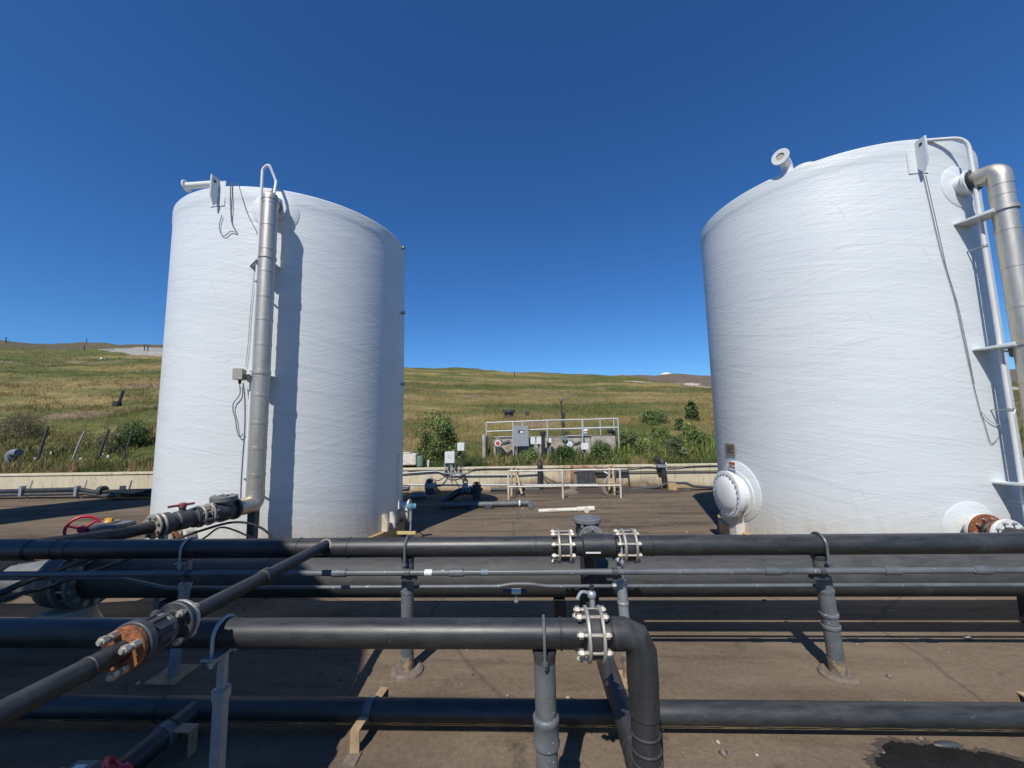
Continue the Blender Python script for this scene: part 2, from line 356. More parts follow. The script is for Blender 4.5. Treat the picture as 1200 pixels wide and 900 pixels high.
def vcol_mat(name, rough=.9, trans=0, nz=0):
    mt, nt, p = new_mat(name); a = N(nt, 'ShaderNodeVertexColor', layer_name='tone'); c = a.outputs[0]
    if nz:
        w = coords(nt, (1, .8, 1), world=True); n1 = noise(nt, 2.4, 8, w, .75); n2 = noise(nt, .5, 8, w, .75)
        c = mixc(nt, .8, c, ramp(nt, n1, [(.25,(.45,.45,.45)),(.75,(1.5,1.5,1.5))]), 'MULTIPLY')
        c = mixc(nt, .6, c, ramp(nt, n2, [(.3,(.55,.6,.5)),(.7,(1.4,1.35,1.3))]), 'MULTIPLY')
        bump(nt, p, n1, .8, .12)
    nt.links.new(c, p.inputs['Base Color']); p.inputs['Roughness'].default_value = rough; p.inputs['Specular IOR Level'].default_value = .2
    return mt
M['hill'] = vcol_mat('grassy_soil', nz=1); M['blade'] = vcol_mat('grass_blades', .75); M['leaf'] = vcol_mat('bush_leaves', .6)

# ------------------------------------------------------------------ light
ELEV, AZ = radians(49.5), radians(17)
sun_dir = V((sin(AZ)*cos(ELEV), cos(AZ)*cos(ELEV), -sin(ELEV)))
sl = bpy.data.lights.new('sun', 'SUN'); so = bpy.data.objects.new('sun', sl); COL.objects.link(so)
sl.energy = 5.0; sl.angle = radians(.53); sl.color = (1, .955, .89); so.location = (-6, -20, 18)
so.rotation_euler = sun_dir.to_track_quat('-Z', 'Y').to_euler()
wd = bpy.data.worlds.new('World'); S.world = wd; wd.use_nodes = True; nt = wd.node_tree
sk = nt.nodes.new('ShaderNodeTexSky'); sk.sky_type = 'NISHITA'; sk.sun_disc = False
sk.sun_elevation = ELEV; sk.sun_rotation = radians(180)+AZ; sk.altitude = 600; sk.air_density = 1.0; sk.dust_density = 0; sk.ozone_density = 4.0
hs = nt.nodes.new('ShaderNodeHueSaturation'); hs.inputs['Saturation'].default_value = 1.12; nt.links.new(sk.outputs[0], hs.inputs['Color'])
sky_tint = mixc(nt, 1.0, hs.outputs[0], (.64, 1.04, 1.42), 'MULTIPLY')
nt.links.new(sky_tint, nt.nodes['Background'].inputs[0]); nt.nodes['Background'].inputs[1].default_value = .085
S.view_settings.view_transform = 'Standard'; S.view_settings.look = 'None'; S.view_settings.exposure = 0; S.view_settings.gamma = 1

# ------------------------------------------------------------------ noise fields (numpy) for terrain
class VN:
    def __init__(s, seed): s.g = np.random.default_rng(seed).random((256, 256))
    def __call__(s, x, y):
        xi = np.floor(x).astype(int); yi = np.floor(y).astype(int); fx = x-xi; fy = y-yi
        fx = fx*fx*(3-2*fx); fy = fy*fy*(3-2*fy); g = s.g
        a = g[xi % 256, yi % 256]; b = g[(xi+1) % 256, yi % 256]; c = g[xi % 256, (yi+1) % 256]; d = g[(xi+1) % 256, (yi+1) % 256]
        return (a*(1-fx)+b*fx)*(1-fy)+(c*(1-fx)+d*fx)*fy
vns = [VN(k) for k in range(8)]
def fbm(k, x, y, o=4):
    r = 0; a = .5; t = 0
    for i in range(o): r = r+a*vns[(k+i) % 8](x*2**i+13.7*i+k*31, y*2**i+7.1*i+k*17); t += a; a *= .55
    return r/t
WALL_Y = 13.13
CREST = 110.0
SKY_U = np.array([-2.6,-1.47,-1.32,-1.17,-1.0,-.32,-.04,.36,.48,1.2,2.6]); SKY_Z = np.array([33,31.1,29.3,28.6,28.1,18.95,17.2,14.9,14.6,14.2,14.0])
def hill_z(x, Y):
    x = np.asarray(x, float); Y = np.asarray(Y, float)
    u = x/np.maximum(Y, 1); zc = np.interp(u, SKY_U, SKY_Z)
    t = np.clip((Y-WALL_Y-.25)/(CREST-WALL_Y), 0, None)
    z = .22+(zc-.22)*np.where(t < 1, t, 1+.03*(t-1)-.10*np.clip(t-1, 0, 9)**1.2)
    amp = np.clip((Y-WALL_Y-.5)/6, 0, 1)
    z = z+amp*(fbm(1, x*.35, Y*.35)-.5)*.34+amp*np.clip((Y-25)/40, 0, 1)*(fbm(2, x*.06, Y*.10)-.5)*1.4
    z = z+np.clip((Y-92)/15, 0, 1)*((fbm(4, x*.04, Y*.03)-.5)*1.8+(fbm(6, x*.25, Y*.2)-.5)*.7)
    return z
def bare_zones(x, Y):   # gravel bench and dark mound at left, bare brown cap and pale tracks at right
    u = x/Y; e = (fbm(0, x*.3, Y*.3)-.5)
    z1 = (u < -.45) & (u > -1.22) & (Y+e*9 > 66+np.clip((-1.02-u)*90, 0, 40)) & (Y < 140)
    z2 = (u < -.98) & (Y+e*9 > 84+np.clip((-1.15-u)*-60, -5, 40)) & (Y < 170)
    z3 = (u > .24) & (Y+e*8 > 57+np.clip((.40-u)*330, 0, 80))
    z4 = (u > .25) & (np.abs(Y+e*5-(66-(u-.36)*26)) < 1.5)
    z5 = (u > .38) & (np.abs(Y+e*5-(50+(.52-u)*90)) < .9)
    return ((z1, (.30,.285,.26)), (z2, (.11,.092,.055)), (z3, (.15,.115,.09)), (z4, (.46,.40,.33)), (z5, (.46,.40,.33)))
def bare_mask(x, Y):
    m = np.zeros(len(x), bool)
    for k, _ in bare_zones(x, Y): m |= k
    return m
def hill_tone(x, Y):
    x = np.asarray(x, float); Y = np.asarray(Y, float)
    a = fbm(3, x*.045+2, Y*.14, 5); b = fbm(5, x*.16, Y*.42, 4); c = fbm(6, x*.9, Y*1.1, 3); near = np.clip((19-Y)/5, 0, 1)
    g = np.clip((a*.65+b*.35-.455)*6.5+.42+near*.25, 0, 1)
    green = np.array([.118,.118,.036]); lush = np.array([.082,.100,.026]); dry = np.array([.245,.188,.076]); bare = np.array([.235,.170,.110])
    G = green[None]*(1-np.clip(b*2-.6, 0, 1))[:, None]+lush[None]*np.clip(b*2-.6, 0, 1)[:, None]
    col = dry[None]*(1-g)[:, None]+G*g[:, None]
    bm = np.clip((fbm(7, x*.22, Y*.5, 3)-.66)*9, 0, 1)*(1-.6*np.clip((Y-30)/40, 0, 1))
    col = col*(1-bm)[:, None]+bare[None]*bm[:, None]
    for msk, cc in bare_zones(x, Y): col[msk] = np.array(cc)
    col = col*(.82+.36*c)[:, None]
    return col
def hz(x, Y): return float(hill_z(np.array([x]), np.array([Y]))[0])
def on_hill(px, py):
    Y = WALL_Y+.3
    while Y < 140:
        p = at(px, py, Y)
        if p.z <= hz(p.x, Y): return V((p.x, Y, hz(p.x, Y)))
        Y += .02+.002*Y
    return at(px, py, CREST)
def np_mesh(name, verts, faces, mat, tone=None, smooth=True):
    me = bpy.data.meshes.new(name); nv = len(verts); nf, k = faces.shape
    me.vertices.add(nv); me.vertices.foreach_set('co', np.asarray(verts, np.float32).ravel())
    me.loops.add(nf*k); me.loops.foreach_set('vertex_index', faces.astype(np.int32).ravel())
    me.polygons.add(nf); me.polygons.foreach_set('loop_start', np.arange(0, nf*k, k, dtype=np.int32))
    me.update(calc_edges=True)
    if tone is not None:
        at_ = me.color_attributes.new('tone', 'FLOAT_COLOR', 'POINT')
        at_.data.foreach_set('color', np.concatenate([tone, np.ones((nv, 1))], 1).astype(np.float32).ravel())
    if smooth: me.shade_smooth()
    me.materials.append(mat); o = bpy.data.objects.new(name, me); COL.objects.link(o); WORLD[o.name] = V((0,0,0)); return o

# ------------------------------------------------------------------ setting
g = MB()
prof_ = [(-900,0),(3,0),(13.3,gz(13.3)),(900,gz(13.3))]
g.add([(x,y,z) for y, z in prof_ for x in (-900,900)], [(0,1,3,2),(2,3,5,4),(4,5,7,6)])
tag(obj('ground', g, M['ground'], origin=(0,0,0)), kind='structure')
nu, ny = 420, 210
uu = np.linspace(-2.5, 2.5, nu); yy = WALL_Y+.26+np.linspace(0, 1, ny)**1.9*210
U, YY = np.meshgrid(uu, yy, indexing='ij'); X = U*YY
Z = hill_z(X.ravel(), YY.ravel()); tn = hill_tone(X.ravel(), YY.ravel())
ii = (np.arange(nu-1)[:, None]*ny+np.arange(ny-1)[None]).ravel()
fc = np.stack([ii, ii+ny, ii+ny+1, ii+1], 1)
tag(np_mesh('hillside', np.stack([X.ravel(), YY.ravel(), Z], 1), fc, M['hill'], tn), kind='structure')

def grass(name, n, y0, y1, hgt, wid, blades, ulim=1.75, dryness=0, power=1.0):
    r = RNG; u = r.uniform(-ulim, ulim, n); Y = y0+(y1-y0)*r.random(n)**power; x = u*Y
    keep = ~((np.abs(x-.8) < 2.6) & (Y > 13.8) & (Y < 16) & (r.random(n) < .5)); x = x[keep]; Y = Y[keep]; n = len(x)
    dens = fbm(5, x*.25, Y*.5, 3); keep = r.random(n) < np.clip((dens-.25)*2.6, .12, 1); x = x[keep]; Y = Y[keep]; n = len(x)
    z = hill_z(x, Y); tone = hill_tone(x, Y); k = ~bare_mask(x, Y)
    # no grass on gravel
    x = x[k]; Y = Y[k]; z = z[k]; tone = tone[k]; n = len(x)
    x = np.repeat(x, blades); Y = np.repeat(Y, blades); z = np.repeat(z, blades); tone = np.repeat(tone, blades, 0); n = len(x)
    sp = wid*6; bx = x+r.normal(0, sp, n); by = np.maximum(Y+r.normal(0, sp, n), WALL_Y+.34); bz = hill_z(bx, by)-.02
    a = r.uniform(0, 2*pi, n); h = hgt*np.exp(r.normal(0, .35, n))*(.6+.8*fbm(2, x*.4, Y*.4, 2)); lean = r.normal(0, .38, (n, 2))*h[:, None]
    dx = np.cos(a)*wid*.5; dy = np.sin(a)*wid*.5
    v0 = np.stack([bx-dx, by-dy, bz], 1); v1 = np.stack([bx+dx, by+dy, bz], 1)
    v2 = np.stack([bx+lean[:, 0], by+lean[:, 1], bz+h], 1)
    vs = np.stack([v0, v1, v2], 1).reshape(-1, 3); f = np.arange(3*n).reshape(-1, 3)
    straw = np.array([.26,.195,.08]); mixk = np.clip(r.normal(.16+dryness, .22, n), 0, 1)[:, None]
    t = (tone*(1-mixk)+straw*mixk)*np.exp(r.normal(0, .15, (n, 1)))
    tt = np.repeat(t, 3, 0)
    return tag(np_mesh(name, vs, f, M['blade'], tt, False), kind='stuff')
grass('meadow_grass', 26000, WALL_Y+.36, 24, .22, .018, 5, dryness=.10)
grass('meadow_grass', 30000, 23, 52, .20, .028, 6, power=1.2)
grass('meadow_grass', 24000, 50, 109, .20, .06, 4, power=1.2)
# taller dry growth along the back of the wall
def verge(n):
    r = RNG; x = r.uniform(-26, 26, n); dens = fbm(3, x*.7, x*0+3, 3); k = r.random(n) < np.clip((dens-.3)*2.4, .15, 1); x = x[k]; n = len(x)
    Y = WALL_Y+.38+np.abs(r.normal(0, .45, n)); b = 7
    x = np.repeat(x, b)+r.normal(0, .06, n*b); Y = np.maximum(np.repeat(Y, b)+r.normal(0, .05, n*b), WALL_Y+.27); n = n*b
    z = hill_z(x, Y)-.02; h = .2*np.exp(r.normal(0, .4, n))*(.5+fbm(6, x*.6, Y, 2)); a = r.uniform(0, 2*pi, n); ln = r.normal(0, .35, (n, 2))*h[:, None]; w = .007
    vs = np.stack([np.stack([x-np.cos(a)*w, Y-np.sin(a)*w, z], 1), np.stack([x+np.cos(a)*w, Y+np.sin(a)*w, z], 1), np.stack([x+ln[:, 0], Y+ln[:, 1], z+h], 1)], 1).reshape(-1, 3)
    g = (fbm(1, x*.35, Y*.2, 3) > .5)[:, None]
    t = np.where(g, np.array([.07,.10,.03]), np.array([.30,.22,.11]))*np.exp(r.normal(0, .25, (n, 1)))
    return tag(np_mesh('verge_grass', vs, np.arange(3*n).reshape(-1, 3), M['blade'], np.repeat(t, 3, 0), False), kind='stuff')
verge(9000)
def weeds(n, x0, x1, y0, y1, hh, tone, name='weeds'):
    r = RNG; x = r.uniform(x0, x1, n); Y = r.uniform(y0, y1, n); d_ = fbm(2, x*.9, Y*.9, 3); k = r.random(n) < np.clip((d_-.38)*4, 0, 1); x = x[k]; Y = Y[k]; n = len(x); b = 9
    hs_ = hh*np.exp(r.normal(0,.3,n))*(.5+fbm(4, x*.8, Y*.8, 2)); x = np.repeat(x,b)+r.normal(0,.05,n*b); Y = np.repeat(Y,b)+r.normal(0,.05,n*b); h = np.repeat(hs_,b)*r.uniform(.3,1,n*b); n = n*b
    z = hill_z(x, Y)-.02; a = r.uniform(0,2*pi,n); ln = r.normal(0,.28,(n,2))*h[:,None]; w = r.uniform(.008,.022,n); cx_, sx_ = np.cos(a)*w, np.sin(a)*w
    m_ = np.stack([x+ln[:,0]*.5, Y+ln[:,1]*.5, z+h*.6], 1); o_ = np.stack([cx_, sx_, 0*w], 1)
    vs = np.stack([np.stack([x,Y,z],1), m_+o_, np.stack([x+ln[:,0],Y+ln[:,1],z+h],1), m_-o_], 1).reshape(-1,3)
    t = np.array(tone)[None]*np.exp(r.normal(0,.3,(n,1)))*np.array([1,1,1]); yl = (r.random(n) < .2)[:,None]; t = np.where(yl, np.array([.24,.20,.07]), t)
    return tag(np_mesh(name, vs, np.arange(4*n).reshape(-1,4), M['blade'], np.repeat(t,4,0), False), kind='stuff')
weeds(2600, 3.3, 8.5, WALL_Y+.5, 18.5, .38, (.105,.155,.040))
weeds(900, -4.5, 3.3, WALL_Y+.5, 15.5, .28, (.11,.14,.045))
weeds(1500, -24, -13, WALL_Y+.6, 19, .28, (.12,.125,.05))

# ------------------------------------------------------------------ shared hardware
def bolt(parent, a, b, r, mat):
    a, b = V(a), V(b); d = (b-a).normalized(); q = MB().tube([a-d*.016, b+d*.016], r, 8)
    for p in (a, b): q.lathe(p, d, [(0,-.009*r/.008),(r*1.9,-.009*r/.008),(r*1.9,.009*r/.008),(0,.009*r/.008)], 6)
    return obj('bolt', q, mat, parent)
def flange_joint(root, c, axis, r, R, nb, ringm, boltm, gap=.05, th=.014, br=.0075, ext=0.0, gasket=True):
    c = V(c); a, b, d = basis(axis); out = []
    for s in (-1, 1):
        out.append(obj('flange', MB().ring(c+d*s*gap/2, d, r*.98, R, th), ringm, root))
    if gasket: obj('gasket', MB().ring(c, d, r*.98, R*.86, gap-th-.004), M['black'], root)
    for k in range(nb):
        w = 2*pi*(k+.5)/nb; p = c+(a*cos(w)+b*sin(w))*((r+R)/2+.006)
        e = gap/2+th/2+.008
        bolt(out[0], p-d*(e+ext), p+d*e, br, boltm)
    return out
def u_bolt(root, c, axis, r, drop, mat, rod=.008, plate=True, name='u_bolt'):
    c = V(c); d = V(axis).normalized(); s = V((0,0,1)).cross(d).normalized(); R = r+rod
    pts = [c+s*R+V((0,0,-drop))]+[c+s*R*cos(t)+V((0,0,R*sin(t))) for t in [pi*k/12 for k in range(13)]]+[c-s*R+V((0,0,-drop))]
    q = MB().tube(pts, rod, 8)
    if plate: 
        for sg in (-1, 1): q.lathe(c+s*R*sg+V((0,0,-drop+.02)), (0,0,1), [(0,-.007),(rod*1.9,-.007),(rod*1.9,.007),(0,.007)], 6)
    return obj(name, q, mat, root)
def beads(q, pts, axis, r, h=.004, w=.005):
    for p in pts: q.lathe(p, axis, [(r-.002,-w),(r+h,-w*.4),(r+h,w*.4),(r-.002,w)], 28)
    return q

# ------------------------------------------------------------------ tanks
TL = (-4.13, 6.76, 1.84); TR = (4.91, 6.335, 1.735); TH = 5.10
def tank(t, label, pad, group='white storage tanks in two rows'):
    cx, cy, R = t; r = thing('storage_tank', label, 'storage tank', (cx, cy, .05), group)
    q = MB().lathe((cx,cy,.05), (0,0,1), [(R-.004,0),(R,.03),(R,TH-.42),(R+.001,TH-.27),(R+.004,TH-.24),(R+.009,TH-.21),(R+.010,TH-.16),(R+.010,TH-.054),(R+.001,TH-.040),(R-.04,TH-.036)], 160)
    obj('shell', q, M['tank'], r, sharp=24)
    obj('roof', MB().lathe((cx,cy,.05), (0,0,1), [(R-.04,TH-.037),(R-.3,TH-.02),(R*.5,TH+.02),(0,TH+.05)], 96), M['tank'], r, sharp=60)
    p = tag(obj('tank_pad', MB().lathe((cx,cy,0), (0,0,1), [(0,-.42),(R+.05,-.42),(R+.05,.045),(R+.04,.05),(0,.05)], 96), M['tan']), 'tan concrete pad '+pad, 'tank pad')
    return r
def lug(root, t, px, y0, y1, w=.14):
    a = surf(t, px, (y0+y1)/2); n = radial(t, a); z1 = surf(t, px, y0).z; z0 = surf(t, px, y1).z; s = V((-n.y, n.x, 0))
    b = V((a.x, a.y, 0))-n*.01
    poly = [b+V((0,0,z0+.10)), b+n*w*.55+V((0,0,z0)), b+n*w+V((0,0,z0+.12)), b+n*w+V((0,0,z1)), b+V((0,0,z1))]
    poly = [p-s*.012 for p in poly]; q = MB().prism(poly, s*.024)
    q.box(b+n*.012+V((0,0,(z0+z1)/2)), (.012, .22, z1-z0-.05), Matrix((n, s, V((0,0,1)))).transposed())
    o = obj('lifting_lug', q, M['tank'], root, .004)
    for sg in (-1, 1): obj('lug_hole', MB().disc(b+n*w*.62+s*.0135*sg+V((0,0,z1-.075)), s, .022, .003, 14), M['black'], o)
    return o
def pad_ring(t, th0, z0, r0, r1, off, mat, root, name, n=48):   # curved annulus on the shell
    q = MB(); R = t[2]
    def P(rr, w, o):
        a = th0+rr*cos(w)/R; return V((t[0]+(R+o)*cos(a), t[1]+(R+o)*sin(a), z0+rr*sin(w)))
    rows = [(r0,-.01),(r0,off),(r1-.015,off),(r1,off*.3),(r1,-.01)]
    vs = [P(rr, 2*pi*k/n, o) for rr, o in rows for k in range(n)]
    fs = [(i*n+k, i*n+(k+1)%n, (i+1)*n+(k+1)%n, (i+1)*n+k) for i in range(len(rows)-1) for k in range(n)]
    return obj(name, q.add(vs, fs), mat, root)
def nozzle(root, c, axis, r, R, L, mat, fl=.03, name='nozzle', fmat=None, nb=8):
    c = V(c); d = V(axis).normalized(); o = obj(name, MB().lathe(c-d*.05, d, [(r-.015,0),(r,0),(r,L),(r-.015,L),(r-.015,0)], 28), mat, root)
    q = MB().ring(c+d*(L-.05), d, r-.015, R, fl); f = obj('flange', q, fmat or mat, o)
    a, b, _ = basis(d)
    q2 = MB()
    for k in range(nb):
        w = 2*pi*(k+.5)/nb; q2.lathe(c+d*(L-.05+fl/2)+(a*cos(w)+b*sin(w))*(r+R)/2, d, [(.011,-.01),(.011,.012),(0,.012)], 6)
    return o, f

left = tank(TL, 'white round tank with the silver riser running down its lit front', 'under the tank carrying the red lever valve line')
right = tank(TR, 'white round tank with the big round manway low on its side', 'under the tank with the round manway')
back = tank((-4.27, -1.76, 1.84), 'white round tank standing behind the viewpoint, casting the broad foreground shade', 'under the tank standing behind the viewpoint')
fourth = tank((-13.95, 6.95, 1.84), 'white round tank farthest left, outside the frame, whose shade reaches the left tank', 'under the farthest left tank')

# left tank fittings
lug(left, TL, 256, 211, 244)
c = surf(TL, 330, 238); n = radial(TL, c)   # overflow nozzle that feeds the riser
rax = V((-3.405, 4.775, 0)); RISER_R = .098
d = V((rax.x-TL[0], rax.y-TL[1], 0)).normalized(); s = V((-d.y, d.x, 0))
zt = 4.78
on, of = nozzle(left, V((TL[0],TL[1],zt))+d*(TL[2]-.02), d, .12, .155, .17, M['tank'])
pad_ring(TL, atan2(d.y, d.x), zt, .12, .30, .012, M['tank'], left, 'nozzle_pad')
v = V((TL[0],TL[1],0))   # roof vent stub with flange
rv = surf(TL, 236, 214); q0 = V((rv.x, rv.y, 5.16))
p0 = at(249, 213.5, 6.0); p1 = at(218.5, 218, 6.0)
vt = obj('roof_vent', MB().tube([p0+V((.04,.02,-.02)), p1], .055, 18), M['white'], left)
obj('flange', MB().ring(p1, p1-p0, .04, .098, .025), M['white'], vt); obj('vent_throat', MB().disc(p1, p1-p0, .04, .012), M['dark'], vt)
for y in (291, 367, 450):
    p = surf(TL, 470.5, y, .0); n = radial(TL, p); nn = (n+V((.25,-.35,0))).normalized()
    o = obj('sample_port', MB().lathe(p-nn*.02, nn, [(.022,0),(.022,.05),(.034,.05),(.034,.085),(0,.085)], 14), M['galv'], left)
q = MB(); a = surf(TL, 467.5, 533, .03); b = V((a.x, a.y, .62)); q.tube(path([a-radial(TL,a)*.04, a, b, b+V((.04,-.1,-.3))], .02), .011, 8); q.ball(a, .024)
obj('sight_tube', q, M['white'], left)
ang = radians(7); c = V((TL[0]+TL[2]*cos(ang), TL[1]+TL[2]*sin(ang), .22)); d2 = V((cos(ang), sin(ang), 0))
on2, _ = nozzle(left, c, d2, .15, .2, .20, M['tank'])
for k, a2 in enumerate((-15, -9)):
    a2 = radians(a2); p = V((TL[0]+TL[2]*cos(a2), TL[1]+TL[2]*sin(a2), .05)); n = V((cos(a2), sin(a2), 0)); s2 = V((-n.y, n.x, 0))
    obj('hold_down', MB().prism([p-n*.02-s2*.03, p+n*.10-s2*.03, p+n*.10-s2*.03+V((0,0,.16)), p+n*.05-s2*.03+V((0,0,.26)), p-n*.02-s2*.03+V((0,0,.26))], s2*.06), M['offwhite'], left, .006)

# left riser
rr = thing('riser_pipe', 'silver clad riser standing before the left tank and elbowing into the valve line', 'riser pipe', (rax.x, rax.y, .79), 'silver clad risers on the tanks')
def riser_run(root, base, top, r, step=.34):
    q = MB(); base, top = V(base), V(top); L = (top-base).length; d = (top-base).normalized(); prof = [(r, 0)]; z = step*.6
    while z < L-.05: prof += [(r, z-.006), (r+.0035, z-.004), (r+.0035, z+.03), (r, z+.032)]; z += step*(.9+.2*random.random())
    prof.append((r, L)); q.lathe(base, d, prof, 28); return obj('cladding', q, M['clad'], root)
riser_run(rr, (rax.x, rax.y, .93), (rax.x, rax.y, 4.80), RISER_R)
obj('cap', MB().lathe((rax.x,rax.y,4.80), (0,0,1), [(RISER_R+.006,-.03),(RISER_R+.006,.01),(RISER_R,.012)]+[(RISER_R*cos(a), .012+.085*sin(a)) for a in [pi/2*k/6 for k in range(1,6)]]+[(0,.097)], 28), M['clad'], rr)
tr_d = V((-3.75-rax.x, 3.23-rax.y, 0)).normalized()   # direction of the valve line
zl = .79
e_end = V((rax.x, rax.y, zl))+tr_d*.26
obj('elbow', MB().tube(path([(rax.x,rax.y,.95),(rax.x,rax.y,zl),e_end], .17, 9), RISER_R+.004, 24), M['clad'], rr)
nd = V((rax.x,rax.y,zt))-V((TL[0],TL[1],zt)); 
tn_ = (V((TL[0],TL[1],zt))-V((rax.x,rax.y,zt))).normalized()
obj('outlet_stub', MB().tube([V((rax.x,rax.y,zt)), V((rax.x,rax.y,zt))+tn_*.16], .085, 20), M['clad'], rr)
# stand under the elbow
o = tag(obj('pipe_stand', MB().beam((rax.x,rax.y-.02,-.1), (rax.x,rax.y-.02,.70), .09, .09).box((rax.x,rax.y-.02,-.08), (.2,.2,.012)), M['dark'], None, .004), 'black square post holding up the elbow of the silver riser', 'pipe stand')
# gussets on the left tank
def gusset(root, t, riser_xy, r, z, side, reach=.42, name='bracket'):
    d = V((riser_xy[0]-t[0], riser_xy[1]-t[1], 0)); L = d.length; d.normalize(); s = V((-d.y, d.x, 0))*side
    c = V((t[0], t[1], z)); a0 = c+d*sqrt(t[2]**2-reach**2)+s*reach; a1 = c+d*(t[2]-.005)-s*.10
    poly = [a0-d*.015, a1-d*.01, c+d*(L-.02)-s*.03, c+d*(L-.02)+s*.13]
    q = MB().prism(poly, V((0,0,.018)))
    q.prism([a0-d*.015, c+d*(L-.02)+s*.13, c+d*(L-.02)+s*.13+V((0,0,.05)), a0-d*.015+V((0,0,.02))], (d.cross(V((0,0,1))))*side*.012)
    o = obj(name, q, M['tank'], root, .002)
    obj('clamp_strap', MB().ring(V((riser_xy[0], riser_xy[1], z+.03)), (0,0,1), r, r+.006, .045), M['clad'], o); return o
for y in (305, 440): gusset(left, TL, rax, RISER_R+.003, surf(TL, 306, y, .25).z, -1, .30)

# conduit up the left tank with its hook at the top
p = surf(TL, 293.2, 470, .15); x0, y0 = p.x, p.y
ztop = surf(TL, 304, 197, .15).z
hook = [V((x0,y0,.70)), V((x0,y0,ztop)), V((x0+.09,y0+.0,ztop+.06)), V((x0+.16,y0+.06,ztop-.16)), V((rax.x+.01,rax.y+.05,4.86))]
t1 = thing('vent_conduit', 'thin white conduit beside the silver riser, hooked over at the tank top', 'conduit', (x0, y0, .7))
obj('tube', MB().tube(path(hook, [.05,.05,.03]), .0185, 12), M['white'], t1)
for y in (330, 436, 560):
    zz = surf(TL, 300, y, .13).z; obj('clip', MB().ring((x0,y0,zz), (0,0,1), .018, .027, .03).beam((x0,y0,zz), (rax.x,rax.y,zz), .02, .012), M['galv'], t1)
# junction box left
p = surf(TL, 281.5, 439, .20); n = radial(TL, p); s = V((-n.y, n.x, 0)); B3 = Matrix((s, n, V((0,0,1)))).transposed()
jb = thing('junction_box', 'small grey junction box on the conduit beside the left silver riser', 'junction box', p)
obj('housing', MB().box(p, (.11,.12,.14), B3), M['boxgrey'], jb, .012); obj('lid', MB().box(p+n*.066, (.115,.012,.145), B3), M['boxgrey'], jb, .004)
obj('bracket_arm', MB().beam(p, (rax.x-.05,rax.y+.02,p.z+.03), .03, .02), M['white'], jb); obj('gland', MB().lathe(p-V((0,0,.07)), (0,0,-1), [(.018,0),(.018,.03),(.012,.05),(0,.05)], 10), M['black'], jb)
def wall_cable(name, t, pts, r, mat, label, off=.012, cat='cable', n=8):
    return tag(obj(name, MB().tube(curve([surf(t, *q, off) for q in pts], n), r, 6), mat), label, cat)
wall_cable('cable', TL, [(281,450),(281,462),(274,472),(273,480),(276,492),(278,506),(281,512),(285,508)], .006, M['cable'], 'thin cable looping loose below the left junction box', .03)
wall_cable('cable', TL, [(285,449),(287,470),(287,500),(285,530),(283,560),(282,585)], .008, M['cable'], 'straight grey cable hanging from the left junction box to the valve line', .06)
wall_cable('cable', TL, [(279,214),(283,228),(290,250),(300,270),(303,278)], .005, M['cable'], 'taut thin wire slanting from the left tank rim to its white conduit')
wall_cable('cable', TL, [(272,213),(272,240),(271,258),(275,268),(277,272),(270,271),(264,276),(259,274),(257,264),(260,252)], .005, M['cable'], 'loose loop of wire dangling under the lug of the left tank', .02)
wall_cable('cable', TL, [(270,213),(270,242),(272,262),(277,272)], .005, M['cable'], 'wire dropping straight from the rim beside the left tank lug', .014)
wall_cable('cable', TL, [(288,430),(291,400),(293,370),(296,340),(298,318)], .003, M['cable'], 'thin wire running up from the left junction box to the gusset', .02)

# valve line in front of the left tank
o0 = V((rax.x, rax.y, zl))
def along(k): return o0+tr_d*k
vl = thing('valve_line', 'black valve line with red lever leading from the silver riser to the long top pipe', 'valve line', along(.9))
q = MB().lathe(along(.26), tr_d, [(.10,0),(.125,.0),(.125,.03),(.09,.04),(.115,.10),(.12,.18),(.09,.26),(.09,.30)], 24); cv = obj('check_valve_body', q, M['dark'], vl)
q = MB().lathe(along(.40)+V((0,0,.03)), (0,0,1), [(.095,0),(.095,.10)], 20); q.ring(along(.40)+V((0,0,.125)), (0,0,1), 0.0, .135, .025, 28).disc(along(.40)+V((0,0,.152)), (0,0,1), .135, .026, 28); 
cb_ = obj('cover', q, M['greyiron'], cv)
for k in range(8): obj('bolt', MB().lathe(along(.40)+V((.118*cos(k*pi/4), .118*sin(k*pi/4), .165)), (0,0,1), [(.011,-.06),(.011,.012),(0,.012)], 6), M['steel'], cb_)
obj('cover_boss', MB().box(along(.40)+V((0,0,.172)), (.09,.05,.016)), M['greyiron'], cb_, .004)
flange_joint(vl, along(.62), tr_d, .06, .118, 8, M['ringsteel'], M['steel'], .10, .02, .009, .015, gasket=False)
obj('spool', MB().tube([along(.55), along(.70)], .062, 20), M['dark'], vl)
q = MB().lathe(along(.68), tr_d, [(.06,0),(.105,0),(.105,.05),(.085,.06),(.085,.10),(.098,.11),(.098,.22),(.085,.23),(.085,.28),(.11,.29),(.11,.35),(.06,.35)], 24); bv = obj('ball_valve', q, M['dark'], vl)
st = along(.84); q = MB().lathe(st+V((0,0,.08)), (0,0,1), [(.03,0),(.03,.045),(.02,.05),(.02,.07),(0,.07)], 12); obj('stem', q, M['dark'], bv)
ld = V((-.55,-.75,0)).normalized(); q = MB().beam(st-ld*.10+V((0,0,.155)), st+ld*.12+V((0,0,.150)), .035, .022).lathe(st+V((0,0,.13)), (0,0,1), [(.036,0),(.036,.035),(.02,.045),(0,.045)], 14)
obj('lever', q, M['oldred'], bv, .006)
flange_joint(vl, along(1.07), tr_d, .055, .118, 8, M['ringsteel'], M['steel'], .05, .018, .009, .03)
pe = V((-3.80, 2.80, .855)); obj('pipe_run', MB().tube([along(1.05), along(1.35), pe], .056, 20), M['hdpe_y'], vl)
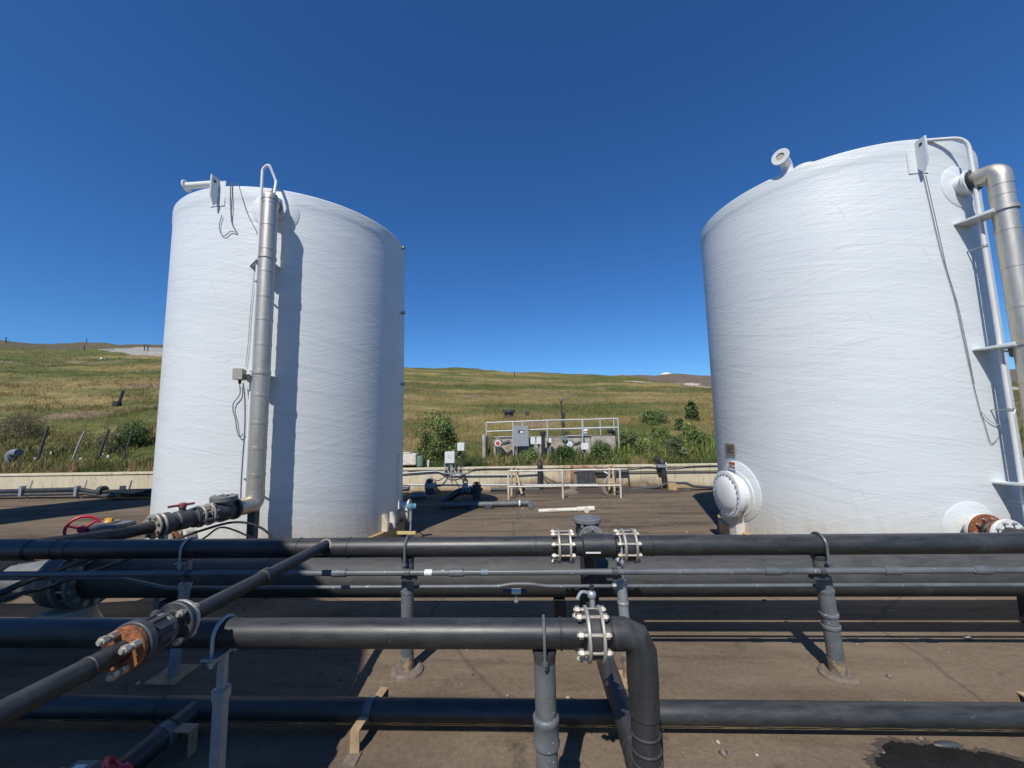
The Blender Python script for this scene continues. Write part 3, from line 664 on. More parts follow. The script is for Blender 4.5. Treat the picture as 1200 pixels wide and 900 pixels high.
o = tag(obj('pipe_stand', MB().beam(along(1.0)-V((0,0,zl)), along(1.0)-V((0,0,.10)), .06, .05), M['galv'], None, .003), 'short steel strut below the red lever valve', 'pipe stand')
# low outlet line of the left tank, half hidden behind the pipes
a2 = V((-4.35, 4.92, .40)); lo = thing('outlet_line', 'pale outlet spool with rusty flanges low on the left tank, behind the valve line', 'outlet line', (-4.3,4.6,.4))
obj('spool', MB().tube([a2, a2+V((.02,-.55,0))], .10, 20), M['offwhite'], lo)
for k, mt in ((.10, 'offwhite'), (.22, 'rust'), (.30, 'ringsteel')): obj('flange', MB().ring(a2+V((0,-k-.1,0)), (0,1,0), .09, .165, .03), M[mt], lo)
for k in range(8): obj('bolt', MB().tube([a2+V((.13*cos(k*pi/4), -.17, .13*sin(k*pi/4))), a2+V((.13*cos(k*pi/4), -.44, .13*sin(k*pi/4)))], .012, 6), M['steel'], lo)
for lb, pts, r in (('black hose sagging from the left tank base under the valve line', [(330,640,4.55),(305,618,4.5),(275,612,4.4),(235,622,4.2),(190,638,4.0),(150,650,3.8)], .014),
                   ('thinner black hose branching below the left valve line', [(300,632,4.5),(262,618,4.3),(240,630,4.1),(215,645,3.9),(190,655,3.7)], .010)):
    tag(obj('hose', MB().tube(curve([at(*q) for q in pts]), r, 8), M['blackcable']), lb, 'hose')
# level transmitter at the left tank foot
b = gg(481, 626, .12); zg = gz(b.y); lt = thing('level_transmitter', 'blue headed level transmitter on a thin stem beside the left tank foot', 'level transmitter', (b.x,b.y,zg))
tp = at(484, 590, b.y)
obj('stem', MB().tube([b, V((b.x,b.y,tp.z-.10))], .014, 10).tube([V((b.x,b.y,tp.z-.28)), V((b.x,b.y,tp.z-.1))], .022, 12), M['galv'], lt)
obj('head', MB().lathe(V((b.x,b.y,tp.z-.11)), (0,0,1), [(.025,0),(.05,.03),(.055,.08),(.05,.10),(0,.105)], 16).tube([V((b.x-.055,b.y-.02,tp.z-.05)), V((b.x+.075,b.y+.03,tp.z-.05))], .046, 14), M['blue'], lt)
obj('arm', MB().beam((b.x-.34,b.y+.02,zg+.14), (b.x+.09,b.y,zg+.14), .05, .045), M['paleyellow'], lt, .004); obj('arm_foot', MB().beam((b.x+.03,b.y+.002,zg), (b.x+.03,b.y+.002,zg+.118), .04, .04), M['dark'], lt, .003)
tag(obj('cable_conduit', MB().tube(curve([gg(430,634,.1), gg(447,620,.22), gg(462,606,.36), gg(472,596,.48), V((b.x-.05,b.y-.02,tp.z-.05))]), .012, 8), M['galv']), 'bent grey conduit rising from the left tank foot to the blue transmitter', 'conduit')

# right tank fittings
lug(right, TR, 1074, 168, 206, .15)
mc = surf(TR, 864.5, 577); n = radial(TR, mc); mz = .60; mw = thing('manway_tmp', None, None, (0,0,0)); bpy.data.objects.remove(mw)
th0 = atan2(n.y, n.x); mp_ = V((TR[0]+TR[2]*n.x, TR[1]+TR[2]*n.y, mz))
pad_ring(TR, th0, mz+.04, .20, .45, .014, M['tank'], right, 'manway_pad'); pad_ring(TR, th0, mz, .20, .345, .022, M['tank'], right, 'manway_pad')
nk = obj('manway', MB().lathe(mp_-n*.06, n, [(.275,0),(.275,.17)], 48), M['tank'], right)
obj('flange', MB().ring(mp_+n*.135, n, .26, .338, .04, 56), M['white'], nk)
cv2 = obj('cover', MB().lathe(mp_+n*.157, n, [(0,-.004),(.338,-.004),(.343,.004),(.343,.03),(.335,.034),(.262,.036),(.24,.06),(.18,.085),(.08,.098),(0,.10)], 56), M['white'], nk)
a, b_, _ = basis(n)
for k in range(24):
    w = 2*pi*k/24; p = mp_+n*.189+(a*cos(w)+b_*sin(w))*.30; obj('bolt', MB().lathe(p, n, [(.014,-.08),(.014,.010),(.010,.012),(.010,.022),(0,.024)], 6), M['galv'], cv2)
sp = mp_-V((0,0,mz)); s = V((-n.y, n.x, 0))
obj('manway_support', MB().prism([sp+s*.10-n*.03+V((0,0,-.2)), sp+s*.10+n*.12+V((0,0,-.2)), sp-s*.10+n*.12+V((0,0,-.2)), sp-s*.10-n*.03+V((0,0,-.2))], V((0,0,.55))), M['offwhite'], right, .015)
def plaque(root, t, px, py, w, h, mat, name, off=.02, extra=None):
    p = surf(t, px, py, off); n = radial(t, p); s = V((-n.y, n.x, 0)); B = Matrix((s, n, V((0,0,1)))).transposed()
    o = obj(name, MB().box(p, (w, .006, h), B), M[mat], root, .0015)
    if extra:
        for (dx, dz, ww, hh, mm) in extra: obj('marking', MB().box(p+s*dx+n*.005+V((0,0,dz)), (ww, .003, hh), B), M[mm], o)
    return o
plaque(right, TR, 855.5, 527, .26, .19, 'signtan', 'name_plate', .01, [(0,.05,.16,.012,'dark'),(0,.02,.18,.010,'dark'),(-.02,-.01,.12,.010,'dark'),(0,-.04,.17,.010,'dark')])
plaque(right, TR, 858, 546, .17, .13, 'signwhite', 'warning_label', .035, [(0,.038,.15,.035,'signred'),(-.03,-.01,.06,.03,'signred'),(.035,-.012,.05,.008,'dark'),(.035,-.03,.05,.008,'dark')])
# roof vent gooseneck and roof hatch
pv0 = surf(TR, 921, 209); nv = radial(TR, pv0); vb = pv0-nv*.16; vb.z = 5.05; f0 = at(914.5, 184, vb.y-.17)
gn = obj('roof_vent', MB().tube(path([vb, V((vb.x,vb.y,f0.z)), f0], .12, 9), .066, 24), M['white'], right)
ax = V((f0.x-vb.x,f0.y-vb.y,0)).normalized(); obj('flange', MB().ring(f0, ax, .052, .108, .025), M['white'], gn); obj('vent_throat', MB().disc(f0-ax*.004, ax, .056, .010), M['concrete'], gn)
ph = surf(TR, 939, 200); hb = ph-radial(TR, ph)*.42; hb.z = 5.13; obj('roof_hatch', MB().lathe(hb, (0,0,1), [(.15,-.1),(.15,.10),(.165,.11),(.165,.14),(.14,.165),(.07,.185),(0,.19)], 32), M['white'], right)
# top nozzle + riser
rx = V((5.44, 4.34, 0)); d = V((rx.x-TR[0], rx.y-TR[1], 0)).normalized()
cN = surf(TR, 1112, 194); rz = surf(TR, 1157, 196, .33).z
dn = radial(TR, cN); side = V((-dn.y, dn.x, 0))
tp = V((TR[0]+TR[2]*d.x, TR[1]+TR[2]*d.y, rz))
tz = 4.50; tp = V((TR[0]+TR[2]*d.x, TR[1]+TR[2]*d.y, tz))
on3, f3 = nozzle(right, tp, d, .125, .15, .15, M['tank']); pad_ring(TR, atan2(d.y,d.x), tz, .125, .27, .012, M['tank'], right, 'nozzle_pad')
r2 = thing('riser_pipe', 'silver clad riser elbowing out of the right tank top at the frame edge', 'riser pipe', (rx.x, rx.y, .5), 'silver clad risers on the tanks')
riser_run(r2, (rx.x,rx.y,.55), (rx.x,rx.y,tz-.14), .097, .42)
obj('elbow', MB().tube(path([V((rx.x,rx.y,tz-.2)), V((rx.x,rx.y,tz-.01)), tp+d*.12], .145, 9), .101, 24), M['clad'], r2)
obj('rubber_sleeve', MB().ring(tp+d*.125, d, .09, .128, .05), M['black'], r2)
obj('elbow', MB().tube(path([V((rx.x,rx.y,.6)), V((rx.x,rx.y,.42)), V((rx.x+.7,rx.y-.5,.42))], .17, 9), .108, 24), M['clad'], r2)
for y in (263, 411, 568): gusset(right, TR, rx, .108, surf(TR, 1140 if y < 300 else 1165, y, .06).z, -1, .18)
# bent conduit over the right tank
p = surf(TR, 1160, 330, .15); x0, y0 = p.x, p.y; ztop = surf(TR, 1126, 160, .15).z
tl = [V((x0,y0,.5)), V((x0,y0,ztop))]; e1 = at(1055, 167, y0+.35); e2 = at(1008, 175, 5.25)
t2 = thing('vent_conduit', 'white conduit bent over the right tank rim and running down by its riser', 'conduit', (x0,y0,.5))
obj('tube', MB().tube(path(tl+[at(1062,166.5,y0+.12), at(1012,174,y0+.42), V((e2.x,e2.y+.2,5.12))], [.16,.03,.1], 9), .021, 12), M['white'], t2)
for y in (290, 480, 590):
    zz = surf(TR, 1165, y, .15).z; q = MB().ring((x0,y0,zz), (0,0,1), .02, .03, .03); nn = radial(TR, V((x0,y0,0))); q.beam((x0,y0,zz), V((x0,y0,zz))-nn*.15, .02, .012); obj('clip', q, M['galv'], t2)
p = surf(TR, 1194, 411, .22); n = radial(TR, p); s = V((-n.y, n.x, 0)); B3 = Matrix((s, n, V((0,0,1)))).transposed()
j2 = thing('junction_box', 'square grey junction box beside the right silver riser at the frame edge', 'junction box', p)
obj('housing', MB().box(p, (.17,.10,.14), B3), M['boxgrey'], j2, .012); obj('lid', MB().box(p+n*.055, (.175,.012,.145), B3), M['boxgrey'], j2, .004)
obj('bracket_arm', MB().beam(p, (x0,y0,p.z), .03, .02), M['white'], j2); obj('gland', MB().lathe(p-V((0,0,.07)), (0,0,-1), [(.02,0),(.02,.04),(.014,.06),(0,.06)], 10), M['boxgrey'], j2)
tag(obj('cable_conduit', MB().tube(curve([p+V((0,0,-.12)), p+V((.01,0,-.35)), p+V((-.03,.02,-.6)), p+V((-.02,.03,-1.1)), p+V((-.02,.03,-1.75))]), .014, 10), M['white']), 'pale flexible conduit hanging under the right junction box', 'conduit')
wall_cable('cable', TR, [(1082,205),(1090,240),(1098,275),(1107,310),(1119,350),(1130,400),(1141,450),(1148,478),(1155,500),(1161,519),(1167,517),(1174,507)], .0035, M['cable'], 'long thin dark cable hanging from the right tank lug to the conduit')
wall_cable('cable', TR, [(1085,205),(1094,245),(1103,285),(1111,320),(1122,355),(1132,400),(1142,450)], .0025, M['cable'], 'thinner wire running beside the long cable of the right tank', .008)
wall_cable('cable', TR, [(1150,482),(1160,493),(1172,498),(1184,492),(1190,480)], .005, M['white'], 'pale wire looping from the right tank cable to its junction box', .02)
# right outlet line
oc = surf(TR, 1136, 612); ox = oc.x+.02; oy = oc.y; oz = .47
r3 = thing('outlet_line', 'outlet with rusty flange, black rubber joint and white flange on the right tank', 'outlet line', (ox, oy, oz))
pad_ring(TR, atan2(oy-TR[1], ox-TR[0]), oz, .12, .29, .008, M['tank'], right, 'nozzle_pad')
obj('neck', MB().tube([(ox,oy+.06,oz),(ox,oy-.10,oz)], .11, 24), M['white'], r3)
def bolted(root, y, mat, R=.185, th=.03, nb=10, face=-1, bm_='steel'):
    o = obj('flange', MB().ring((ox,y,oz), (0,1,0), .08, R, th, 36), M[mat], root)
    for k in range(nb):
        w = 2*pi*k/nb; obj('bolt', MB().lathe((ox+.145*cos(w), y, oz+.145*sin(w)), (0,-1,0), [(.015,-.02),(.015,.028),(.01,.03),(.01,.05),(0,.05)], 6), M[bm_], o)
    return o
bolted(r3, oy-.11, 'white'); bolted(r3, oy-.143, 'rust', bm_='steel')
obj('rubber_joint', MB().lathe((ox,oy-.15,oz), (0,-1,0), [(.10,0),(.115,.02),(.135,.05),(.135,.07),(.11,.10),(.11,.12)], 28), M['black'], r3)
bolted(r3, oy-.29, 'rust', .165); bolted(r3, oy-.325, 'white', .175)
obj('pipe_run', MB().tube(path([(ox,oy-.32,oz),(ox,oy-1.0,oz),(ox+1.2,oy-1.05,oz)], .16), .10, 24), M['hdpe_y'], r3)

# ------------------------------------------------------------------ long top pipe
Y1, Z1, R1 = 2.80, .855, .066
tpp = thing('top_pipe', 'long black pipe on posts, topmost of the rack, with flanged tee at mid', 'pipe', (0, Y1, Z1))
def xat(px, py, Y): return at(px, py, Y).x
xf1, xf2 = xat(661, 640, Y1), xat(736, 638, Y1); xt = xat(698, 640, Y1)
AX = (1, 0, 0)
q = MB().tube([(-7.5,Y1,Z1), (xf1-.03,Y1,Z1)], R1, 32); beads(q, [(xat(px,640,Y1),Y1,Z1) for px in (35,70,85,352,410,628)], AX, R1)
obj('pipe_run', q, M['hdpe'], tpp)
q = MB().tube([(xf2+.03,Y1,Z1), (7.5,Y1,Z1)], R1, 32); beads(q, [(xat(px,638,Y1),Y1,Z1) for px in (763,)], AX, R1); obj('pipe_run', q, M['hdpe'], tpp)
q = MB().tube([(xf1-.03,Y1,Z1), (xf2+.03,Y1,Z1)], R1-.002, 32)
q.lathe((xf1+.12,Y1,Z1), AX, [(R1,0),(R1+.010,.01),(R1+.010,xf2-xf1-.22),(R1,xf2-xf1-.21)], 32)
te = obj('tee', q, M['hdpe'], tpp)
obj('tee_branch', MB().lathe((xt,Y1,Z1), (0,1,0), [(R1+.004,.02),(R1,.10),(R1-.008,.16),(R1-.008,.20)], 24), M['hdpe_y'], te)
for x in (xf1, xf2): flange_joint(tpp, (x,Y1,Z1), AX, R1, .112, 8, M['ringsteel'], M['steel'], .075, .016, .0085, .022)
obj('print_mark', MB().box((xt-.03,Y1-R1-.0105,Z1-.022), (.10,.002,.010)), M['signwhite'], te)
# tee on the left where the valve line arrives
beads_q = MB().lathe((-3.95,Y1,Z1), AX, [(R1,0),(R1+.009,.01),(R1+.009,.29),(R1,.30)], 32); obj('tee', beads_q, M['hdpe'], tpp)

# check valve behind the tee + return loop + front pipe : one welded line
lp = thing('front_pipe', 'nearest long black pipe with bolted flange, turning down at its elbow', 'pipe', (0, 1.74, .82))
Yf, Rf = 1.74, .0575; Zf = at(500, 742, Yf).z
xe = at(755, 830, Yf).x; xfl = xat(696, 744, Yf)
q = MB().tube([(-4.2,Yf,Zf), (xfl-.03,Yf,Zf)], Rf, 32); beads(q, [(xat(px,742,Yf),Yf,Zf) for px in (657,)], AX, Rf, .005, .006); obj('pipe_run', q, M['hdpe'], lp)
el = []   # segmented elbow
q = MB().tube([(xfl+.03,Yf,Zf), (xe-.085,Yf,Zf)], Rf, 32); beads(q, [(xfl+.07,Yf,Zf), (xe-.10,Yf,Zf)], AX, Rf, .0035, .005); obj('pipe_run', q, M['hdpe'], lp)
obj('elbow', MB().tube([(xe-.12,Yf,Zf),(xe-.068,Yf,Zf),(xe-.022,Yf,Zf-.018),(xe,Yf,Zf-.07),(xe,Yf,Zf-.15),(xe,Yf,Zf-.205)], Rf+.006, 32), M['hdpe_z'], lp, sharp=20)
q = MB().tube([(xe,Yf,Zf-.15), (xe,Yf,.30)], Rf-.002, 32); q.lathe((xe,Yf,.50), (0,0,1), [(Rf-.003,0),(Rf+.004,.008),(Rf+.004,.12),(Rf-.003,.125)], 32)
beads(q, [(xe,Yf,z) for z in (.59,.535,.44,.38,.335)], (0,0,1), Rf, .004, .005); obj('downpipe', q, M['hdpe_z'], lp)
zr = .224
obj('elbow', MB().tube(path([(xe,Yf,.33),(xe,Yf,zr),(xe,Yf+.14,zr)], .10, 8), Rf+.004, 32), M['hdpe_z'], lp)
Yl = 3.21
q = MB().tube([(xe,Yf+.12,zr), (xe,Yl-.1,zr)], .054, 28); beads(q, [(xe,Yf+.2,zr)], (0,1,0), .054); obj('return_pipe', q, M['hdpe_y'], lp)
obj('elbow', MB().tube(path([(xe,Yl-.18,zr),(xe,Yl,zr),(xe,Yl,zr+.2)], .12, 8), .075, 28), M['black'], lp)
flange_joint(lp, (xfl,Yf,Zf), AX, Rf, .105, 8, M['ringsteel'], M['steel'], .058, .013, .0078, .02)
# small bleed cock on top of that flange
bc = obj('bleed_cock', MB().tube([(xfl+.006,Yf+.05,Zf+.085), (xfl+.006,Yf+.05,Zf+.15)], .012, 10).tube(curve([(xfl,Yf+.05,Zf+.14),(xfl-.04,Yf+.04,Zf+.15),(xfl-.062,Yf+.03,Zf+.125)]), .007, 8).ball((xfl+.004,Yf+.05,Zf+.135), .02), M['galv'], lp)
obj('bleed_tip', MB().tube([(xfl+.006,Yf+.05,Zf+.148), (xfl+.006,Yf+.05,Zf+.175)], .010, 8), M['blackcable'], bc)
# check valve
cvv = thing('check_valve', 'grey check valve with round bolted cap behind the tee of the top pipe', 'valve', (xt, 3.07, Z1))
q = MB().lathe((xt,2.955,Z1), (0,1,0), [(.06,0),(.095,0),(.095,.022),(.075,.03),(.088,.08),(.088,.17),(.07,.20),(.095,.205),(.095,.23),(.05,.23)], 28); obj('body', q, M['greyiron'], cvv)
q = MB().lathe((xt-.015,3.06,Z1+.02), (0,0,1), [(.075,0),(.075,.075),(.098,.08),(.098,.098)], 28); obj('neck', q, M['dark'], cvv)
cc = obj('cap', MB().disc((xt-.015,3.06,Z1+.116), (0,0,1), .104, .03, 32).disc((xt-.015,3.06,Z1+.133), (0,0,1), .07, .010, 24), M['greyiron'], cvv)
for k in range(8): obj('bolt', MB().lathe((xt-.015+.088*cos(k*pi/4+.2), 3.06+.088*sin(k*pi/4+.2), Z1+.09), (0,0,-1), [(0,-.006),(.011,-.006),(.011,.012),(0,.012)], 6), M['steel'], cc)
fr = obj('flange', MB().ring((xt,2.94,Z1), (0,1,0), .055, .10, .022, 32), M['greyiron'], cvv)
for k in range(8): obj('bolt', MB().tube([(xt+.083*cos(k*pi/4), 2.91, Z1+.083*sin(k*pi/4)), (xt+.083*cos(k*pi/4), 2.985, Z1+.083*sin(k*pi/4))], .008, 6), M['steel'], fr)
obj('drop_leg', MB().tube(path([(xt,3.18,Z1),(xt-.01,Yl,Z1),(xe,Yl,Z1-.2),(xe,Yl,zr+.15)], [.07,.1]), .062, 24), M['hdpe_z'], cvv)

# posts under the top pipe
def post(px, label, mat='pvc', r=.048, lean=(0,0), collar=None, base='collar'):
    g0 = gp(px[0], px[1]); p = at(px[2], 655, Y1); top = V((p.x, Y1, Z1-R1-.012)); b0 = V((g0.x, g0.y, 0))
    t = thing('pipe_stand', label, 'pipe stand', b0, 'stands carrying the long top pipe')
    d = (top-b0); k1 = b0+d*.74
    q = MB().tube([b0, k1], r, 24); obj('post', q, M[mat], t)
    q = MB().tube([k1-d*.005, top], r*.97, 24); obj('upper_post', q, M[mat], t)
    obj('coupling', MB().lathe(k1-d.normalized()*.03, d, [(r*.9,0),(r*1.08,.002),(r*1.08,.02),(r*.97,.022)], 24), M[mat], t)
    if collar:
        for f in collar: obj('collar', MB().lathe(b0+d*f, d, [(r,0),(r*1.14,.004),(r*1.14,.02),(r,.024)], 24), M[mat], t)
    obj('saddle', MB().lathe(top, (0,0,1), [(0,-.02),(r*.95,-.02),(r*1.02,-.004),(r*1.02,.010),(0,.012)], 20), M['dark'], t)
    if base == 'collar': obj('foot', MB().lathe(b0, (0,0,1), [(.115,0),(.112,.016),(.09,.03),(r+.01,.024),(r,.024)], 22), M['gravelcollar'], t)
    else: obj('foot', MB().box(b0+V((0,0,.006)), (.24,.24,.012)), M['tanmetal'], t, .002)
    obj('stained_base', MB().tube([b0+d*.02, b0+d*.15], r+.0025, 24), M['rustystain'], t)
    u_bolt(t, (top.x, Y1, Z1), AX, R1, .115, M['conduit'], .009)
    return t
post((983,792,961), 'dark plastic post under the right end of the top pipe, banded by two pale rings', collar=(.40,.50), r=.048)
post((477,787,478), 'dark plastic post under the middle of the top pipe, crumbling collar at its foot', r=.044)
# galvanised stand beside the tee
def steel_stand(px, base_py, xtop, Yp, Zp, Rp, label, group, w=.055, plate=True, mat='galv', loz=0.0):
    b0 = gp(px, base_py); p = at(xtop, 660, Yp) if Yp > 2 else at(xtop, 765, Yp); top = V((p.x, Yp, Zp-Rp-.02)); b0 = V((p.x if loz else b0.x, Yp, 0))
    t = thing('pipe_stand', label, 'pipe stand', b0, group)
    obj('post', MB().beam(b0, b0.lerp(top, .80), w, w), M[mat], t, .004)
    obj('upper_post', MB().beam(b0.lerp(top, .78), top, w*.7, w*.7), M[mat], t, .003)
    obj('coupling', MB().beam(b0.lerp(top, .74), b0.lerp(top, .81), w*1.25, w*1.25), M[mat], t, .006)
    obj('saddle', MB().box(top+V((0,-.01,.010)), (.07,.15,.012)), M[mat], t, .002)
    if plate: obj('foot', MB().box(b0+V((0,0,.006)), (.22,.22,.012)), M['tanmetal'], t, .002)
    u_bolt(t, (top.x, Yp, Zp), AX, Rp, Rp+.05, M[mat], .008); return t
q0 = at(719, 640, Y1); b0 = V((gp(737,793).x, Y1, 0)); top = V((q0.x+.035, Y1, Z1-R1-.014))
t = thing('pipe_stand', 'bright galvanised pipe post beside the flanged tee, rusty at its foot', 'pipe stand', b0, 'stands carrying the long top pipe')
obj('post', MB().tube([b0, b0.lerp(top,.80)], .034, 20).dome(b0.lerp(top,.80), top-b0, .034, .02), M['galv'], t); obj('upper_post', MB().tube([b0.lerp(top,.79), top], .022, 16), M['galv'], t)
obj('coupling', MB().ring(b0.lerp(top,.62), (0,0,1), .034, .038, .02), M['galv'], t); obj('stained_base', MB().tube([b0+V((0,0,.01)), b0.lerp(top,.20)], .040, 18), M['rustystain'], t)
obj('foot', MB().box(b0+V((.03,-.02,.006)), (.20,.18,.012)), M['tanmetal'], t, .002); obj('saddle', MB().lathe(top, (0,0,1), [(0,-.012),(.045,-.012),(.05,0),(.045,.012),(0,.013)], 14), M['galv'], t)
u_bolt(t, (top.x,Y1,Z1), AX, R1+.010, .10, M['galv'], .008)
b = gp(212, 785); stl = steel_stand(212, 785, 221, Y1, Z1, R1, 'shaded galvanised strut under the left part of the top pipe, on a square plate', 'stands carrying the long top pipe', .05)
post((-92,815,-60), 'dark plastic post under the top pipe beyond the left frame edge', r=.045)
# stands under the front pipe
steel_stand(250, 1010, 262, Yf, Zf, Rf, 'nearest galvanised strut, half in shade, clamped to the left of the front pipe', 'stands carrying the front pipe', .044, loz=1)
p = at(638, 765, Yf); b0 = V((p.x,Yf,0)); top = V((p.x,Yf,Zf-Rf-.014))
t = thing('pipe_stand', 'nearest grey plastic post with double collar under the bolted front pipe', 'pipe stand', b0, 'stands carrying the front pipe')
obj('post', MB().tube([b0, top], .0445, 28), M['pvc'], t)
zc_ = at(638, 872, Yf).z; obj('coupling', MB().lathe((b0.x,Yf,zc_), (0,0,1), [(.0445,-.005),(.053,0),(.055,.012),(.051,.02),(.051,.085),(.055,.092),(.055,.105),(.051,.112),(.0445,.115)], 28), M['pvc'], t)
obj('saddle', MB().lathe(top, (0,0,1), [(0,-.035),(.0455,-.035),(.047,-.01),(.051,0),(.051,.012),(0,.012)], 20), M['dark'], t)
obj('foot', MB().box(b0+V((0,0,.006)), (.22,.22,.012)), M['tanmetal'], t, .002)
u_bolt(t, (top.x+.0,Yf,Zf), AX, Rf, .105, M['conduit'], .0065)
for dx, z in ((.0,.66),(.012,.64),(-.015,.70)): pass

# conduits strapped in front of the rack
Yc, Zc = 2.69, .722
cn = thing('conduit', 'straight grey conduit strapped across the rack posts just under the top pipe', 'conduit', (0,Yc,Zc))
q = MB().tube([(-6.5,Yc,Zc), (6.5,Yc,Zc)], .0195, 16)
for px in (398, 535, 905, 1045, 1150): 
    x = xat(px, 670, Yc); q.lathe((x-.05,Yc,Zc), AX, [(.019,0),(.026,.004),(.026,.096),(.019,.10)], 16)
obj('tube', q, M['conduit'], cn)
for px in (569, 503): obj('label_tape', MB().lathe((xat(px,671,Yc)-.03,Yc,Zc), AX, [(.0198,0),(.021,.001),(.021,.05),(.0198,.051)], 16), M['bluegrey' if px == 569 else 'signwhite'], cn)
for px in (221, 478, 720, 963):
    x = xat(px, 670, Yc); obj('strap', MB().ring((x,Yc,Zc), AX, .019, .026, .035, 14).beam((x-.05,Yc+.035,Zc-.045), (x+.05,Yc+.035,Zc-.045), .05, .03), M['dark'], cn)
Yd, Zd = 2.885, .555
q = MB().tube(path([(-6.5,Yd,Zd+.065),(xat(150,690,Yd)-.06,Yd,Zd+.065),(xat(195,695,Yd),Yd,Zd-.005),(xat(585,690,Yd),Yd,Zd),(xat(600,687,Yd),Yd,Zd+.016),(xat(622,687,Yd),Yd,Zd+.016),(xat(640,689,Yd),Yd,Zd),(6.5,Yd,Zd)], .05), .0125, 12)
c2 = thing('conduit', 'thin lower conduit behind the rack posts, kinked down near its left end', 'conduit', (0,Yd,Zd)); obj('tube', q, M['conduit'], c2)
for px in (221, 478, 720, 963): x = xat(px, 690, Yd); obj('strap', MB().ring((x,Yd,Zd), AX, .0125, .018, .03, 12).beam((x,Yd,Zd), (x,Yd-.05,Zd), .03, .012), M['galv'], c2)
xu = xat(603, 691, Yd-.03); un = thing('union_fitting', 'small white union fitting hanging under the kink of the thin conduit', 'union', (xu,Yd-.03,Zd-.03))
obj('body', MB().tube([(xu-.085,Yd-.03,Zd-.022),(xu+.085,Yd-.03,Zd-.022)], .013, 12).lathe((xu-.075,Yd-.03,Zd-.022), AX, [(.013,0),(.02,.002),(.02,.03),(.013,.032)], 12).lathe((xu+.045,Yd-.03,Zd-.022), AX, [(.013,0),(.02,.002),(.02,.03),(.013,.032)], 12), M['dark'], un)
obj('sleeve', MB().tube([(xu-.02,Yd-.03,Zd-.022),(xu+.045,Yd-.03,Zd-.022)], .0185, 14), M['signwhite'], un); obj('drain_knob', MB().ball((xu+.012,Yd-.035,Zd-.085), .018).tube([(xu+.012,Yd-.035,Zd-.075),(xu+.012,Yd-.03,Zd-.03)], .006, 8), M['greyiron'], un)

# big main on the ground behind the rack
Yb, Rb = 3.50, .163; Zb = at(600, 675, Yb).z
xb = at(103, 678, Yb).x
bp = thing('main_pipe', 'fat weathered black main carried low on blocks behind the rack', 'pipe', (0,Yb,Zb))
q = MB().tube([(xb+.04,Yb,Zb), (7.5,Yb,Zb)], Rb, 48); beads(q, [(xat(px,675,Yb),Yb,Zb) for px in (318,)], AX, Rb, .006, .008); obj('pipe_run', q, M['hdpe_big'], bp)
flange_joint(bp, (xb,Yb,Zb), AX, Rb*.9, .245, 14, M['greyiron'], M['steel'], .13, .03, .014, .02)
for px in (207, 655, 1216): x = xat(px, 690, Yb); tag(obj('sleeper', MB().box((x,Yb,(Zb-Rb-.06)/2), (.09,.24,Zb-Rb+.07)), M['black'], None, .006), 'dark timber block under the fat main pipe, '+{207:'below the shaded left part',655:'below the check valve',1216:'near the right frame edge'}[px], 'sleeper', 'sleepers under the fat main')
# butterfly valve, reducer and pedestal at its left end
bfv = thing('butterfly_valve', 'gear operated butterfly valve with red handwheel left of the fat main', 'valve', (xb-.2,Yb,Zb))
obj('body', MB().ring((xb-.14,Yb,Zb), AX, .15, .24, .11, 40), M['dark'], bfv)
obj('neck', MB().tube([(xb-.14,Yb,Zb+.2),(xb-.14,Yb,.78)], .045, 16), M['dark'], bfv)
gb = at(128, 613, Yb); obj('gearbox', MB().box((gb.x+.02,Yb,gb.z-.05), (.30,.20,.10)).disc((gb.x-.02,Yb,gb.z+.005), (0,0,1), .09, .02), M['greyiron'], bfv, .012)
obj('neck', MB().tube([(xb-.14,Yb,.74),(gb.x-.02,Yb,.80),(gb.x,Yb,gb.z-.08)], .045, 16), M['dark'], bfv)
obj('position_cap', MB().dome((gb.x+.02,Yb-.02,gb.z+.012), (0,0,1), .035, .03).box((gb.x+.02,Yb-.02,gb.z+.04), (.07,.02,.02)), M['yellow'], bfv)
def handwheel(root, c, axis, R, r, mat, stem=None, spokes=3, ph=.4):
    c = V(c); a, b, d = basis(axis); q = MB().torus(c, d, R, r, 36, 10)
    for k in range(spokes): w = ph+2*pi*k/spokes; q.tube([c+d*.02, c+(a*cos(w)+b*sin(w))*R], [r*1.1, r*.8], 8)
    q.lathe(c-d*.03, d, [(0,0),(r*2.6,0),(r*2.6,.06),(r*1.8,.075),(0,.075)], 16)
    o = obj('handwheel', q, mat, root)
    if stem is not None: obj('stem', MB().tube([c, V(stem)], r*.7, 10), M['galv'], root)
    return o
wc = at(97, 620, Yb-.12); handwheel(bfv, wc, (-.62,.76,-.05), .108, .012, M['red'], (gb.x-.1, Yb-.02, gb.z-.05))
rd = thing('reducer', 'grey reducer cone with grey and rusty flanges in the left shade', 'reducer', (xb-.6,Yb,Zb))
obj('cone', MB().lathe((xb-.22,Yb,Zb), (-1,0,0), [(.17,0),(.17,.06),(.12,.45),(.12,.55)], 32), M['greyiron'], rd)
for dx, mt, R in ((.21,'greyiron',.235),(.75,'greyiron',.21),(.83,'rust',.21)): obj('flange', MB().ring((xb-dx,Yb,Zb), AX, .11, R, .05, 36), M[mt], rd)
for k in range(10): w = 2*pi*k/10; obj('bolt', MB().tube([(xb-.70,Yb+.19*cos(w),Zb+.19*sin(w)), (xb-.92,Yb+.19*cos(w),Zb+.19*sin(w))], .014, 6), M['steel'], rd)
obj('pipe_run', MB().tube([(xb-.8,Yb,Zb), (-8.5,Yb,Zb)], .12, 28), M['hdpe'], rd)
